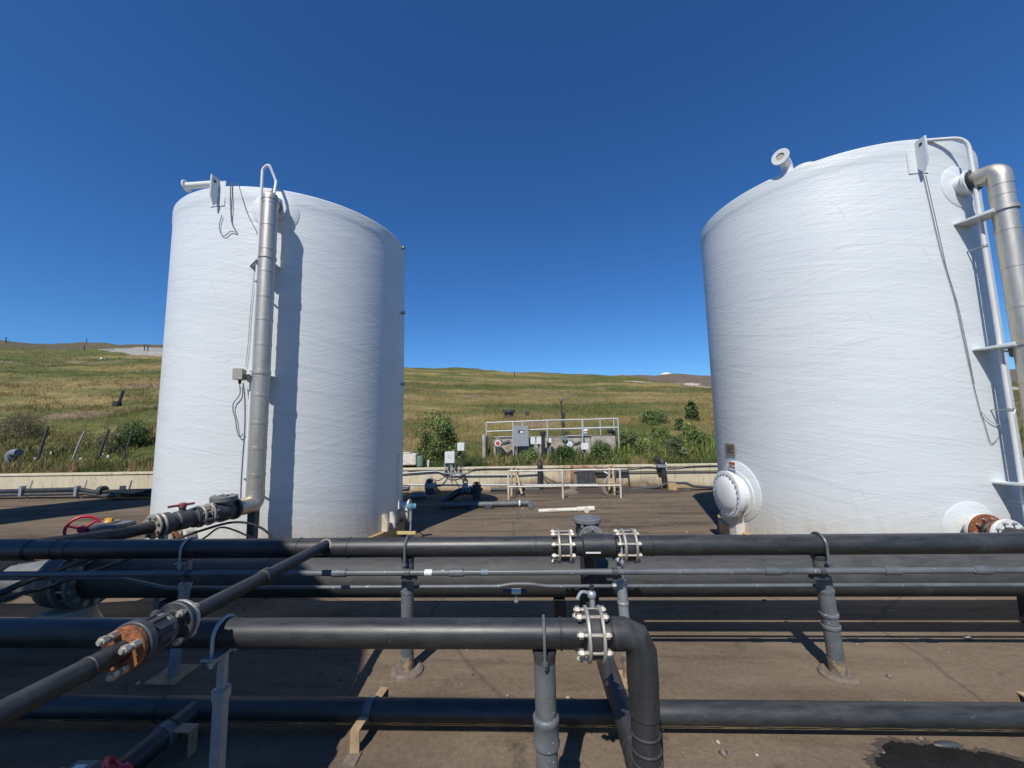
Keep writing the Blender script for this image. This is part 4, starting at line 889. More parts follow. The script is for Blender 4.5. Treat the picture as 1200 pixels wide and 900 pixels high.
px_ = at(68, 715, Yb-.1); tag(obj('pedestal', MB().lathe((px_.x,Yb-.02,-.03), (0,0,1), [(.24,0),(.21,.06),(.17,.18),(0,.185)], 9), M['concrete']), 'rough concrete pedestal in the shade below the grey reducer', 'pedestal')
for lb, pts, r in (('thick black hose crossing the shaded pipes at the far left, arching over the conduit', [(-30,700,2.55),(0,695,2.6),(25,684,2.7),(60,671,3.0),(100,656,3.3),(135,646,3.5)], .022),
                   ('slack black hose below the arching hose at far left', [(-30,712,2.5),(0,704,2.55),(30,694,2.65),(50,690,2.75),(90,676,3.0),(150,655,3.4),(185,643,3.6)], .014)):
    tag(obj('hose', MB().tube(curve([at(*q) for q in pts]), r, 10), M['blackcable']), lb, 'hose')

# low pipe near the camera
Yg, Rg = 2.34, .061; Zg = .100
lg = thing('ground_pipe', 'black pipe lying low on the ground before the rack, dusty along its belly', 'pipe', (0,Yg,Zg))
q = MB().tube([(-5,Yg,Zg), (5.5,Yg,Zg)], Rg, 36); xbr = xat(222, 830, Yg); beads(q, [(xbr-.16,Yg,Zg),(xbr+.22,Yg,Zg)], AX, Rg); obj('pipe_run', q, M['hdpe'], lg)
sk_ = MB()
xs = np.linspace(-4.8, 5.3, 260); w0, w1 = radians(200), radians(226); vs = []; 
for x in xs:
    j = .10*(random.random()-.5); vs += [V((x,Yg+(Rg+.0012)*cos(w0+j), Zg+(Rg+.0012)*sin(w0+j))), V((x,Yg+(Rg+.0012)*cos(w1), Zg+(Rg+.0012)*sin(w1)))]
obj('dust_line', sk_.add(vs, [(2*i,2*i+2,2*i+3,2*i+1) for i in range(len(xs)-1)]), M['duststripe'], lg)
def strap_bracket(x, label, Yq=Yg, Zq=Zg, Rq=Rg, flip=1, skew=.10):
    t = thing('strap_bracket', label, 'strap bracket', (x,Yq,0), 'strap brackets on the low pipes')
    ds = V((skew, 1, 0)).normalized()
    f = V((x,Yq,0))-ds*.165; zt_ = .115
    obj('leg', MB().beam(f, f+V((0,0,zt_)), .05, .008, (0,1,0)), M['tanmetal'], t, .001)
    obj('tab', MB().beam(f+V((0,0,zt_)), f+ds*.085+V((0,0,zt_+.004)), .05, .008), M['tanmetal'], t, .001)
    obj('tab', MB().beam(V((x,Yq,zt_))+ds*.08, V((x,Yq,zt_))+ds*.17, .05, .008), M['tanmetal'], t, .001)
    obj('leg', MB().beam(V((x,Yq,0))+ds*.165, V((x,Yq,zt_))+ds*.165, .05, .008, (0,1,0)), M['tanmetal'], t, .001)
    q = MB(); R = Rq+.004; pts = [V((x,Yq,Zq))+ds*R*cos(a)+V((0,0,R*sin(a))) for a in [pi*(-.15+1.3*k/14) for k in range(15)]]
    for p, p2 in zip(pts, pts[1:]): q.beam(p, p2, .045, .005, (p-V((x,Yq,Zq))).normalized())
    obj('band', q, M['pvc'], t); obj('foot', MB().box(f+V((0,-.03,.004)), (.07,.09,.008)), M['gravelcollar'], t)
    return t
strap_bracket(gp(421,868).x+.03, 'tan strap bracket gripping the low pipe near the shade edge')
strap_bracket(gp(1186,850).x+.15, 'tan strap bracket gripping the low pipe at the right frame edge')
# branch off it towards the camera, with a valve
b1 = gp(238, 828, .10); b2 = gp(140, 905, .10); dr = (b2-b1).normalized(); b1 = V((xbr+.05, Yg, Zg)); dr = (V((b2.x,b2.y,Zg))-b1).normalized()
br = thing('branch_pipe', 'short black branch in the shade from the low pipe to a red valve wheel', 'pipe', b1)
q = MB().tube([b1, b1+dr*.95], .058, 24); beads(q, [b1+dr*.16], dr, .058); obj('pipe_run', q, M['hdpe_y'], br)
bnd = gp(184, 850, .15); k = (bnd-b1).dot(dr); obj('band', MB().ring(b1+dr*k, dr, .058, .063, .045), M['pvc'], br)
s = V((0,0,1)).cross(dr); pb = b1+dr*k; SG = 1 if s.x > 0 else -1; obj('bracket', MB().beam(pb-dr*.02+s*SG*.055+V((0,0,.03)), pb-dr*.02+s*SG*.15+V((0,0,.03)), .06, .006).beam(pb-dr*.02+s*SG*.147+V((0,0,-.095)), pb-dr*.02+s*SG*.147+V((0,0,.026)), .05, .006, tuple(s)), M['tanmetal'], br)
gv = thing('gate_valve', 'valve on the shaded branch with red handwheel at the bottom frame edge', 'valve', b1+dr*.95)
wv = gp(138, 912, .26); obj('body', MB().lathe(b1+dr*.88, dr, [(.05,0),(.09,0),(.09,.03),(.07,.04),(.075,.16),(.09,.17),(.09,.20),(.05,.20)], 24), M['dark'], gv)
handwheel(gv, wv, (.55,.62,.45), .088, .013, M['red'], wv+V((-.09,.04,-.1)))
gx = gp(92, 900, .26); obj('gearbox', MB().box(gx+V((0,0,-.06)), (.12,.10,.12)), M['greyiron'], gv, .01); obj('label_tape', MB().box(gx+V((.0,0,.001)), (.05,.03,.003)), M['signwhite'], gv); obj('position_cap', MB().dome(gx+V((-.05,-.03,0)), (0,0,1), .022, .02), M['yellow'], gv)

# slanting feeder with union, from lower left to the top pipe
fa = gp(-120, 905, 1.0); n1 = gp(0, 837, 1.0); n2 = V((at(385,640,Y1).x, Y1, Z1+.03))
ddir = (V((n2.x,n2.y,n2.z+.03))-n1).normalized()
fp = thing('feeder_pipe', 'thin black pipe slanting over the rack, with ribbed valve and rusty flange', 'pipe', n1)
far = n2; near = n1-ddir*.55
ddir = (far-n1).normalized(); near = n1-ddir*.6
def fpt(px, py):   # nearest point of the pipe axis to a sight line
    d = ray(px, py).normalized(); w0 = n1-CAM; a = 1; b = ddir.dot(d); e_ = ddir.dot(w0); f_ = d.dot(w0); t = (b*f_-e_)/(1-b*b); return t
tf, tr_ = fpt(148, 766), fpt(216, 734)
rF = .032
q = MB().tube([near, n1+ddir*tf], rF, 24); beads(q, [n1+ddir*fpt(104,789)], ddir, rF, .003); obj('pipe_run', q, M['hdpe_y'], fp)
q = MB().tube([n1+ddir*tr_, far], rF, 24); q.lathe(n1+ddir*fpt(308,680), ddir, [(rF,0),(rF+.008,.003),(rF+.008,.05),(rF,.055)], 20); obj('pipe_run', q, M['hdpe_y'], fp)
obj('saddle', MB().tube([far-ddir*.06, far+V((0,.01,-.04))], .045, 20), M['hdpe'], fp)
P0 = n1+ddir*tf; Lv = tr_-tf
fl = obj('flange', MB().ring(P0, ddir, rF, .072, .020, 32), M['rust'], fp)
obj('backing_ring', MB().ring(P0+ddir*.026, ddir, rF, .078, .028, 32), M['dark'], fp)
a, b, _ = basis(ddir)
for k in range(4):
    w = pi/4+.35+k*pi/2; p = P0+(a*cos(w)+b*sin(w))*.056; bolt(fl, p-ddir*.055, p+ddir*.03, .0075, M['steel'])
    obj('bolt_sleeve', MB().tube([p-ddir*.035, p-ddir*.005], .0135, 6), M['steel'], fl)
body = obj('valve_body', MB().lathe(P0+ddir*.04, ddir, [(.04,0),(.052,.0),(.056,.02),(.056,Lv*.48),(.050,Lv*.52),(.050,Lv*.60),(.066,Lv*.68),(.072,Lv*.80),(.04,Lv*.84)], 28), M['black'], fp)
q = MB()
for k in range(10):
    w = 2*pi*k/10; p = P0+ddir*(.045+Lv*.26)+(a*cos(w)+b*sin(w))*.057; rr_ = (a*cos(w)+b*sin(w)); q.beam(p-ddir*Lv*.17, p+ddir*Lv*.17, .018, .008, rr_)
obj('grip_ribs', q, M['dark'], body, .002)
obj('band', MB().ring(P0+ddir*(.04+Lv*.40), ddir, .055, .0595, .022), M['pvc'], body)
fl2 = obj('flange', MB().ring(n1+ddir*(tr_-.012), ddir, rF, .077, .018, 32), M['ringsteel'], fp)
obj('backing_ring', MB().ring(n1+ddir*(tr_-.035), ddir, rF, .079, .024, 32), M['dark'], fp)
for k in range(4):
    w = pi/4+k*pi/2; p = n1+ddir*(tr_-.05)+(a*cos(w)+b*sin(w))*.068; bolt(fl2, p-ddir*.02, p+ddir*.045, .007, M['steel'])

def pebbles(n):
    r = RNG; x = r.uniform(-7, 7, n); Y = r.uniform(1.6, 12, n)**1.0; s_ = .006*np.exp(r.normal(0, .55, n)); vs = []; fs = []
    base = np.array([(1,0,0),(-1,0,0),(0,1,0),(0,-1,0),(0,0,1),(0,0,-1)], float); tri = np.array([(0,2,4),(2,1,4),(1,3,4),(3,0,4),(2,0,5),(1,2,5),(3,1,5),(0,3,5)])
    P = base[None]*np.exp(r.normal(0,.25,(n,6,1)))*s_[:,None,None]*np.array([1.2,1,.6]); P[:,:,0] += x[:,None]; P[:,:,1] += Y[:,None]; P[:,:,2] += np.array([gz(y) for y in Y])[:,None]+s_[:,None]*.3
    t = np.array([.22,.185,.15])[None]*np.exp(r.normal(0,.45,(n,1))); F = (tri[None]+6*np.arange(n)[:,None,None]).reshape(-1,3)
    return tag(np_mesh('gravel', P.reshape(-1,3), F, M['leaf'], np.repeat(t,6,0), False), kind='stuff')
pebbles(2600)
# puddle at lower right
pc = gp(1112, 896); q = MB(); ring_ = []
for k in range(160):
    w = 2*pi*k/160; rx_ = .36*(1+.05*sin(3*w+1)+.04*sin(7*w)+.09*(random.random()-.5)); ry_ = .17*(1+.1*sin(4*w)+.05*sin(9*w+2)+.14*(random.random()-.5)); ring_.append(V((pc.x+rx_*cos(w), pc.y-.05+ry_*sin(w), .005)))
def tar_mat():
    mt, nt, p = new_mat('wet_tar'); w = coords(nt, world=True); n = noise(nt, 22, 6, w, .7); nt.links.new(ramp(nt, n, [(.3,(.006,.006,.006)),(.8,(.02,.018,.016))]), p.inputs['Base Color']); p.inputs['Roughness'].default_value = .5; p.inputs['Specular IOR Level'].default_value = .3
    bump(nt, p, n, .6, .01); return mt
M['tar'] = tar_mat()
n_ = len(ring_); q.add([V((pc.x,pc.y-.05,.012))]+ring_, [(0, 1+k, 1+(k+1) % n_) for k in range(n_)])
M['damp'] = simple('damp_ground', (.075,.057,.043), (.05,.039,.031), .8, scale=18, bmp=.4)
qd = MB(); qd.add([V((pc.x,pc.y-.05,.004))]+[V((pc.x+(v.x-pc.x)*1.10+.02*sin(9*i), pc.y-.05+(v.y-pc.y+.05)*1.16+.008*sin(5*i), .003)) for i, v in enumerate(ring_)], [(0, 1+k, 1+(k+1) % n_) for k in range(n_)])
tag(obj('damp_patch', qd, M['damp']), 'damp brown halo spreading round the ragged black patch at lower right', 'stain')
tag(obj('tar_patch', q, M['tar']), 'ragged black wet patch on the brown ground at the lower right corner', 'stain')
st_ = gp(1110, 874, .0); tag(obj('stone', MB().ball(st_+V((0,0,.006)), .07, 14, (1,.3,.2)), M['dark']), 'flat dark lump lying at the edge of the black wet patch', 'stone')

# ------------------------------------------------------------------ containment wall and what hangs on it
W = WALL_Y
cw = thing('containment_wall', 'long low cream concrete wall with rust runs along the foot of the slope', 'wall', (0, W, 0))
obj('wall_body', MB().box((0, W+.143, (.235-.6)/2), (110, .286, .835)), M['wall'], cw, .013)
obj('coping', MB().box((0, W+.143, .268), (110, .351, .07)), M['wall'], cw, .016)
obj('footing', MB().prism([(-50,W-.001,-.52),(-50,W-.208,-.51),(-50,W-.156,-.46),(-50,W-.001,-.445)], V((100,0,0))), M['gravelcollar'], cw)
# sludge bank under the middle wall
q = MB(); n_ = 60; vs = []
for i in range(n_):
    x = -1.7+7.3*i/(n_-1); e = sin(pi*i/(n_-1)); w = .72*e**.5+.13*random.random()
    vs += [V((x,W-.013,-.50+.13*e+.03*random.random())), V((x,W-w*.5,-.495+.09*e+.03*random.random())), V((x,W-w-.13,gz(W-w-.13)+.003))]
tag(obj('sludge', q.add(vs, [(3*i+k,3*i+3+k,3*i+4+k,3*i+1+k) for i in range(n_-1) for k in (0,1)]), M['sludge']), kind='stuff')
# stained outfall in the wall
x0, x1 = at(676,560,W).x, at(697,560,W).x
of_ = thing('outfall_flap', 'black stained flap gate hanging on the wall behind the rail', 'flap gate', ((x0+x1)/2, W-.065, 0))
obj('flap', MB().box(((x0+x1)/2, W-.072, -.175), (x1-x0, .078, .66)), M['dark'], of_, .008)
for k in range(4): obj('plank_seam', MB().box((x0+(k+.5)*(x1-x0)/4, W-.114, -.175), (.016,.008,.598)), M['black'], of_)
obj('rust_frame', MB().box((x0-.065, W-.026, -.12), (.117, .052, .72)), M['rustystain'], of_, .005)
obj('hood', MB().box(((x0+x1)/2-.026, W-.052, .17), ((x1-x0)+.156,   .091, .13)), M['rustystain'], of_, .008)
tag(obj('debris_heap', MB().ball((at(668,580,W-.65).x, W-.715, -.46), .286, 10, (1,.5,.45)).ball((at(672,572,W-.585).x, W-.585, -.35), .13, 8, (1,.6,1)), M['gravelcollar']), 'dark lump of sludge lying left of the stained flap gate', 'debris')

# guard rails
def rails(label, posts, tops, mids, r, mat, group=None, name='guard_rail'):
    lo = V((sum(p.x for p in posts)/len(posts), posts[0].y, min(p.z for p in posts)))
    t = thing(name, label, 'guard rail', lo, group)
    for p, zt_ in zip(posts, tops): obj('post', MB().tube([p, V((p.x,p.y,zt_))], r, 12), M[mat], t)
    for zs in (tops, mids):
        obj('rail', MB().tube(path([V((p.x,p.y,z)) for p, z in zip(posts, zs)], .026), r*.92, 12), M[mat], t)
    return t
Yr = 11.3
ps = [V((at(x,586,Yr).x, Yr, gz(Yr))) for x in (596,660,728)]
rails('white two bar guard rail standing on the ground before the stained flap', ps, [.385]*3, [-.06]*3, .027, 'rail')
# railing on the upper platform
Yp = 14.95
def P_(px, py, Y=Yp): return at(px, py, Y)
blk = thing('retaining_wall', 'weathered concrete block wall set into the slope below the upper railing', 'retaining wall', (1.3, 15.275, .4))
xa, xb_ = P_(573,520).x, P_(719,520).x
nblk = 5; zt_ = P_(640,511).z
for k in range(nblk):
    w = (xb_-xa)/nblk; obj('block', MB().box((xa+(k+.65)*w, Yp+.546+.04*(k%2), .205+(zt_-.205)/2-.02*(k%3)), (w-.019, .65, zt_-.205)), M['concrete'], blk, .026)
obj('side_slab', MB().box((xa-.156, Yp+.13, .79), (.117, 1.04, 1.17)), M['concrete'], blk, .026)
hzz = lambda x, Y: hz(x, Y)-.065
pp = [(570,495.5,536),(601,494.2,534),(641,492.6,535),(682,491.8,537),(724,490.4,520)]
posts = []; tops = []; mids = []
for px, yt, yb in pp:
    p = P_(px, yt); posts.append(V((p.x, Yp, hzz(p.x, Yp)))); tops.append(p.z); mids.append(p.z-.338)
rails('pale two bar railing on the slope behind the grey control cabinet', posts, tops, mids, .029, 'galvrail')
pb_ = []; tb_ = []; mb_ = []
for px, yt in ((612,494.2),(683,492),(703,491.3),(719,490.8)):
    p = at(px, yt, 15.99); pb_.append(V((p.x, 15.99, hzz(p.x, 15.99)))); tb_.append(p.z); mb_.append(p.z-.338)
rails('second pale railing at the rear of the upper platform', pb_, tb_, mb_, .026, 'galvrail')
# control cabinet
c0 = P_(602,499,14.69); c1 = P_(620,523,14.69); cx_ = (c0.x+c1.x)/2; cz_ = (c0.z+c1.z)/2; wq = c1.x-c0.x; hq = c0.z-c1.z
cab = thing('control_cabinet', 'grey steel control cabinet with small window on the upper railing', 'cabinet', (cx_, 14.69, cz_-hq/2))
obj('housing', MB().box((cx_,14.716,cz_), (wq,.286,hq)), M['cabinet'], cab, .01); dr_ = obj('door', MB().box((cx_,14.564,cz_), (wq-.026,.023,hq-.026)), M['cabinet'], cab, .005)
obj('window', MB().box((cx_-.013,14.55,cz_+hq*.22), (wq*.36,.016,hq*.14)), M['black'], dr_, .004); obj('display', MB().box((cx_+.013,14.541,cz_+hq*.20), (wq*.20,.008,hq*.10)), M['signwhite'], dr_)
obj('latch', MB().box((cx_+wq*.42,14.544,cz_), (.026,.026,.091)), M['steel'], dr_, .004)
for sx in (-1,1): obj('leg', MB().box((cx_+sx*wq*.4,14.768,(cz_-hq/2+hz(cx_,14.768))/2-.026), (.052,.052,cz_-hq/2-hz(cx_,14.768)+.13)), M['galv'], cab)
# flanged gauges
def dial(px, py, Y, R, label, face):
    p = at(px, py, Y); t = thing('meter', label, 'flow meter', p)
    obj('body', MB().lathe(p, (0,-1,0), [(0,-.156),(R*.7,-.156),(R,-.039),(R,.026),(R*.85,.046),(0,.052)], 24), M['greyiron'], t)
    for k in range(8): obj('bolt', MB().lathe(p+V((R*.86*cos(k*pi/4),-.026,R*.86*sin(k*pi/4))), (0,-1,0), [(.026,0),(.026,.033),(0,.033)], 6), M['steel'], t)
    obj('face', MB().disc(p+V((0,-.058,0)), (0,1,0), R*.62, .013), M['signwhite'], t)
    if face: obj('marking', MB().disc(p+V((0,-.069,0)), (0,1,0), R*.40, .01), M['signred'], t)
    obj('pipe_stub', MB().tube([p+V((R*.6,.026,0)), p+V((R*1.4,.026,0)), p+V((R*2.3,.078,.052))], R*.36, 14), M['dark'], t)
    obj('leg', MB().tube([p+V((0,.026,-R*.7)), V((p.x,p.y+.026,hz(p.x,p.y)-.065))], R*.5, 14), M['dark'], t)
dial(583.5, 519.5, 14.755, .195, 'round flanged meter with red and white face left of the grey cabinet', True)
dial(667.5, 520.5, 14.755, .182, 'round flanged meter with plain white face by the round green bush', False)
def wbox(px, py, Y, w, h, label, mat='white', name='junction_box', pole=None, polemat='galv', d=.156, lines=False):
    p = at(px, py, Y); t = thing(name, label, 'box', p)
    obj('housing', MB().box(p, (w,d,h)), M[mat], t, .016); obj('lid', MB().box(p+V((0,-d/2-.01,0)), (w*.94,.018,h*.94)), M[mat], t, .005)
    if lines:
        for dx, dz, ww in ((-.039,.058,.065),(.052,.058,.039),(-.039,0,.052),(.046,-.007,.065)): obj('marking', MB().box(p+V((dx,-d/2-.022,dz)), (ww,.004,.013)), M['cable'], t)
    if pole is not None: obj('pole', MB().tube([V((p.x,p.y+.039,p.z-h/2)), V((p.x,p.y+.039,pole))], .029, 12), M[polemat], t)
    obj('gland', MB().tube([V((p.x-w*.2,p.y,p.z-h/2)), V((p.x-w*.2,p.y,p.z-h/2-.065))], .023, 10), M['black'], t); return t, p
wbox(624.5, 516.5, 14.625, .182, .26, 'left of two small white boxes right of the grey cabinet', pole=.46)
wbox(631.5, 516.5, 14.625, .182, .26, 'right of two small white boxes right of the grey cabinet', pole=.46)
wbox(644.5, 516, 14.82, .104, .182, 'narrow white box fixed on a railing post below the mast', pole=.46)
wbox(661, 514, 14.69, .234, .143, 'pale blue box above the plain white meter', mat='bluegrey', pole=.53)
wbox(685.2, 523, 13.975, .26, .234, 'twin white box on two thin legs by the dark bush, above the flap gate', pole=.25)
o = wbox(527.5, 536, W-.026, .338, .39, 'larger white box with faint marks standing over the wall', lines=True)[1]
wp = wbox(540.5, 523.5, W-.026, .247, .273, 'smaller white box on a tall black pole behind the wall', pole=.07, polemat='dark')[1]
fs = thing('box_frame', 'tangle of thin steel legs and fittings bracing the larger white box', 'stand', (o.x, W-.065, .01))
obj('frame', MB().beam((o.x-.182,W-.039,.075), (o.x-.182,W-.039,o.z-.13), .026,.026).beam((o.x+.156,W-.065,.14), (o.x+.026,W-.065,o.z-.182), .026,.026).beam((o.x+.026,W-.091,-.146), (o.x+.026,W-.091,o.z-.13), .023,.023).beam((o.x+.052,W-.104,.14), (o.x+.286,W-.13,-.224), .018,.018).beam((o.x-.208,W-.078,.14), (o.x+.546,W-.078,.127), .026,.039), M['galv'], fs)
for k in range(5): obj('fitting', MB().lathe((o.x-.156+.117*k, W-.078, .218+.06*(k%2)), (0,0,1), [(0,0),(.039,0),(.039,.078),(.023,.104),(.023,.156),(0,.156)], 10), M['dark' if k % 2 else 'galv'], fs)
cl_ = at(543,559,W-.13); obj_ = tag(obj('cable_coil', MB().torus(cl_, (0,1,0), .081, .018, 20, 8).torus(cl_+V((.005,-.026,0)), (0,1,.13), .072, .016, 20, 8), M['blackcable']), 'small black coil of cable hanging on the wall below the tall pole', 'cable coil')
# mast and vents on the slope
b = on_hill(660, 513); mt_ = thing('mast', 'thin dark mast with clamps rising behind the upper railing', 'mast', (b.x,b.y,b.z-.13))
tpz = at(658, 470, b.y).z; obj('pole', MB().tube([(b.x,b.y,b.z-.26), (b.x-.039,b.y,tpz)], .039, 12), M['dark'], mt_)
obj('head', MB().lathe((b.x-.039,b.y,tpz-.026), (0,0,1), [(0,0),(.091,.026),(.091,.13),(.039,.182),(0,.182)], 12), M['greyiron'], mt_)
for f, w in ((.35,.078),(.5,.065),(.62,.091)): obj('clamp', MB().box((b.x+.039,b.y,b.z+(tpz-b.z)*f), (w*2,.078,.208)), M['black'], mt_, .01)
def vent(px, pyt, pyb, r, label, cap=1.35):
    b = on_hill(px, pyb); zt_ = at(px, pyt, b.y).z; t = thing('vent_pipe', label, 'vent', (b.x,b.y,b.z-.065))
    obj('pipe', MB().tube([(b.x,b.y,b.z-.26),(b.x,b.y,zt_-.065)], r, 16), M['black'], t); obj('cap', MB().lathe((b.x,b.y,zt_-.182), (0,0,1), [(0,0),(r*cap,0),(r*cap,.156),(r*.6,.195),(0,.195)], 18), M['dark'], t)
vent(596.5, 480, 491, .286, 'wide black capped vent pipe standing in the grass above the upper railing')
vent(617.5, 482, 487, .104, 'small black capped stub in the grass right of the wide vent')
# blown up fittings at the railing right end
b = at(686.5, 505, 15.47); t = thing('vent_pipe', 'short white capped pipe behind the upper railing', 'vent', (b.x,b.y,.5)); obj('pipe', MB().tube([(b.x,b.y,.5),(b.x,b.y,b.z)], .065, 14), M['white'], t); obj('cap', MB().dome((b.x,b.y,b.z), (0,0,1), .098, .104), M['white'], t)
b = at(719, 505, 15.34); tag(obj('hose', MB().tube(path([(b.x,b.y,.5),(b.x,b.y,b.z),(b.x-.234,b.y-.13,b.z-.026)], .104), .078, 14), M['black']), 'black hooked pipe end at the right end of the concrete blocks', 'pipe end')
b = at(520+116.5, 520, 14.56); tag(obj('pipe_upright', MB().tube([(b.x,b.y,.2),(b.x,b.y,at(636,506,14.56).z)], .072, 14).lathe((b.x,b.y,at(636,509,14.56).z), (0,0,1), [(0,0),(.104,0),(.104,.104),(0,.117)], 14), M['black']), 'black upright pipe between the white boxes and the railing post', 'pipe')
b = at(580, 545, 13.91); tag(obj('plank', MB().beam((at(564,541,13.975).x,13.975,.40), (at(597,541,13.91).x,13.91,.426), .208, .091).box((at(576,545,13.91).x,13.91,.335), (.156,.156,.156)), M['wood']), 'weathered grey plank propped behind the wall below the left meter', 'plank')
# pipes and hoses along the wall
def wpipe(name, pts, r, mat, label, cat='pipe', bend=.078, group=None, smooth=False):
    P = [at(*p) for p in pts]; return tag(obj(name, MB().tube(curve(P) if smooth else path(P, bend), r, 12), M[mat]), label, cat, group)
yz = W-.208
lp_ = thing('wall_pipe', 'clamped dark pipe running along the wall left of the left tank', 'pipe', (-13, W-.39, -.2))
obj('pipe_run', MB().tube(path([at(-120,577,W-.455),at(0,576,W-.455),at(92,573.5,W-.455),at(112,577,W-.468),at(178,575,W-.429),(-3.9,W-.429,at(178,575,W-.429).z)], .13), .075, 16), M['hdpe'], lp_)
obj('lower_run', MB().tube(path([at(-120,581,W-.468),at(0,580,W-.468),at(100,578,W-.468),at(122,581,W-.494),(-3.9,W-.468,-.30)], .13), .065, 14), M['dark'], lp_)
for px in (29, 93, 146): 
    p = at(px, 575, W-.455); obj('clamp', MB().box(p+V((0,-.065,0)), (.091,.13,.338)).beam(p+V((.065,0,-.325)), p+V((.156,.065,.325)), .026,.026), M['galv'], lp_)
obj('union', MB().lathe(at(117,575,W-.455), (1,0,0), [(.078,0),(.156,.013),(.156,.156),(.078,.169)], 16), M['dark'], lp_)
tag(obj('plank', MB().beam(at(128,576,W-.78), at(162,576.5,W-.806), .39, .039).box(at(143,579.5,W-.78), (.182,.26,.156)), M['wood']), 'short board resting on a block beside the clamped wall pipe', 'plank')
wpipe('wall_pipe', [(478,568.5,W-.26),(600,568.5,W-.26),(700,568,W-.26)], .029, 'galv', 'thin pale pipe along the wall foot behind the black manifold')
wpipe('conduit', [(470,555,W-.052),(512,552,W-.052),(530,557,W-.052),(600,556.5,W-.052),(632,555,W-.052)], .021, 'galv', 'grey conduit along the wall under the white boxes', 'conduit')
wpipe('cable', [(478,553,W-.039),(510,551.5,W-.052),(528,560,W-.065),(545,556,W-.052),(556,550,W-.039),(600,549,W-.039)], .013, 'blackcable', 'black cable drooping along the wall top under the white boxes', 'cable', smooth=True)
wpipe('cable', [(506,562,W-.195),(514,563,W-.156),(521,559,W-.104),(525,553,W-.065)], .016, 'blackcable', 'black cable looping from the round flow meter to the larger white box', 'cable', smooth=True)
wpipe('cable', [(635,556,W-.052),(650,564,W-.052),(665,566,W-.052),(676,560,W-.039)], .01, 'blackcable', 'upper slack cable sagging left of the stained flap gate', 'cable', smooth=True)
wpipe('cable', [(635,558,W-.058),(648,569,W-.058),(662,571,W-.058),(674,566,W-.052)], .01, 'blackcable', 'lower slack cable sagging left of the stained flap gate', 'cable', smooth=True)
wpipe('pipe_over_wall', [(632.5,575,W-.156),(632.5,543,W-.156),(632.5,541,W+.325)], .078, 'hdpe_z', 'black pipe climbing over the wall behind the white guard rail', bend=.104)
wpipe('wall_pipe', [(575,573.5,W-.195),(632,573.5,W-.195)], .052, 'dark', 'black pipe low on the wall joining the climbing pipe')
# right hand group on the wall
pw = thing('pipe_over_wall', 'black elbowed pipe with pale clamp climbing over the right part of the wall', 'pipe', (at(777,560,W-.182).x, W-.182, -.45))
obj('pipe_run', MB().tube(path([at(780,569,W-.182),at(776,540,W-.182),at(769,538,W+.13)], .104), .085, 16), M['hdpe_z'], pw); obj('elbow_cap', MB().lathe(at(770,538.5,W), (-.75,.1,.6), [(0,-.13),(.111,-.13),(.111,.078),(0,.104)], 16), M['black'], pw)
obj('clamp', MB().box(at(775,546,W-.182), (.286,.234,.091)), M['galv'], pw, .013); obj('backing_board', MB().beam(at(779.5,542,W-.078), at(780.5,569,W-.078), .078, .039, (0,1,0)), M['white'], pw)
wpipe('wall_pipe', [(698,553,W-.104),(736,552.5,W-.104)], .065, 'dark', 'short thick black pipe high on the wall above the flap gate right end')
wpipe('wall_pipe', [(735,550,W-.104),(736,551,W-.104),(738,573,W-.13),(775,568.5,W-.156),(782,566,W-.156)], .029, 'dark', 'bent black pipe framing a square on the wall right of the guard rail')
wpipe('wall_pipe', [(738,573.5,W-.286),(770,571,W-.26),(783,566,W-.234),(804,566,W-.234),(813,570,W-.26),(842,571.5,W-.26),(880,571,W-.26)], .042, 'dark', 'black pipe stepping down over a block at the right end of the wall')
wpipe('conduit', [(736,553,W-.052),(775,552.5,W-.052),(880,551.5,W-.052)], .019, 'dark', 'straight dark conduit across the right part of the wall', 'conduit')
wpipe('cable', [(736,549,W-.039),(760,547,W-.039),(775,548.5,W-.039),(790,548,W-.039),(815,546,W-.039),(860,545,W-.039)], .013, 'cable', 'thin cable waving along the top of the right part of the wall', 'cable', smooth=True)
tag(obj('wooden_block', MB().box(at(787,571,W-.26)-V((0,0,0)), (.26,.26,.286)), M['tan'], None, .013), 'tan block under the stepped black pipe at the wall', 'block')
# ladder-like yellow frames at the rail ends
def frame(pts, label, mat='rustyframe', name='access_ladder', cat='ladder'):
    t = MB()
    for a_, b_2 in pts: t.tube([at(*a_), at(*b_2)], .034, 10)
    return tag(obj(name, t, M[mat]), label, cat)
frame([((599.5,583,12.09),(599.5,549,12.09)),((604,549,12.22),(612,581,11.96)),((599.5,549,12.09),(604,548,12.22)),((604,549,12.22),(604,566,12.22))], 'rust streaked yellow ladder at the left end of the white guard rail')
frame([((714,574,12.22),(714,546,12.22)),((721,584,12.025),(718,548,12.155)),((714,546,12.22),(718,546,12.155)),((714,566,12.22),(721,566,12.09))], 'yellowed pipe ladder at the right end of the white guard rail')
frame([((607,549,12.35),(606,560,12.285)),((606,560,12.285),(612,572,12.09)),((612,572,12.09),(611,583,12.025)),((604,580,12.09),(606,566,12.22))], 'black hoses hanging on the yellow ladder at the left rail end', 'black', 'hose_bundle', 'hoses')
frame([((717,553,12.35),(708,566,12.35)),((708,553,12.415),(714,556,12.35))], 'thin pale pipe crossing behind the right rail end', 'galv', 'brace_pipe', 'pipe')
tag(obj('hose', MB().tube(curve([at(716,556,12.35),at(722,553,12.35),at(719,570,12.155),at(724,580,11.96),at(729,585,11.83)]), .039, 8), M['black']), 'black hose drooping to the ground at the right rail end', 'hose')
tag(obj('board', MB().beam(at(706,570,12.155), at(713,585,11.96), .13, .039), M['gravelcollar']), 'muddy board leaning on the sludge near the right rail end', 'board')
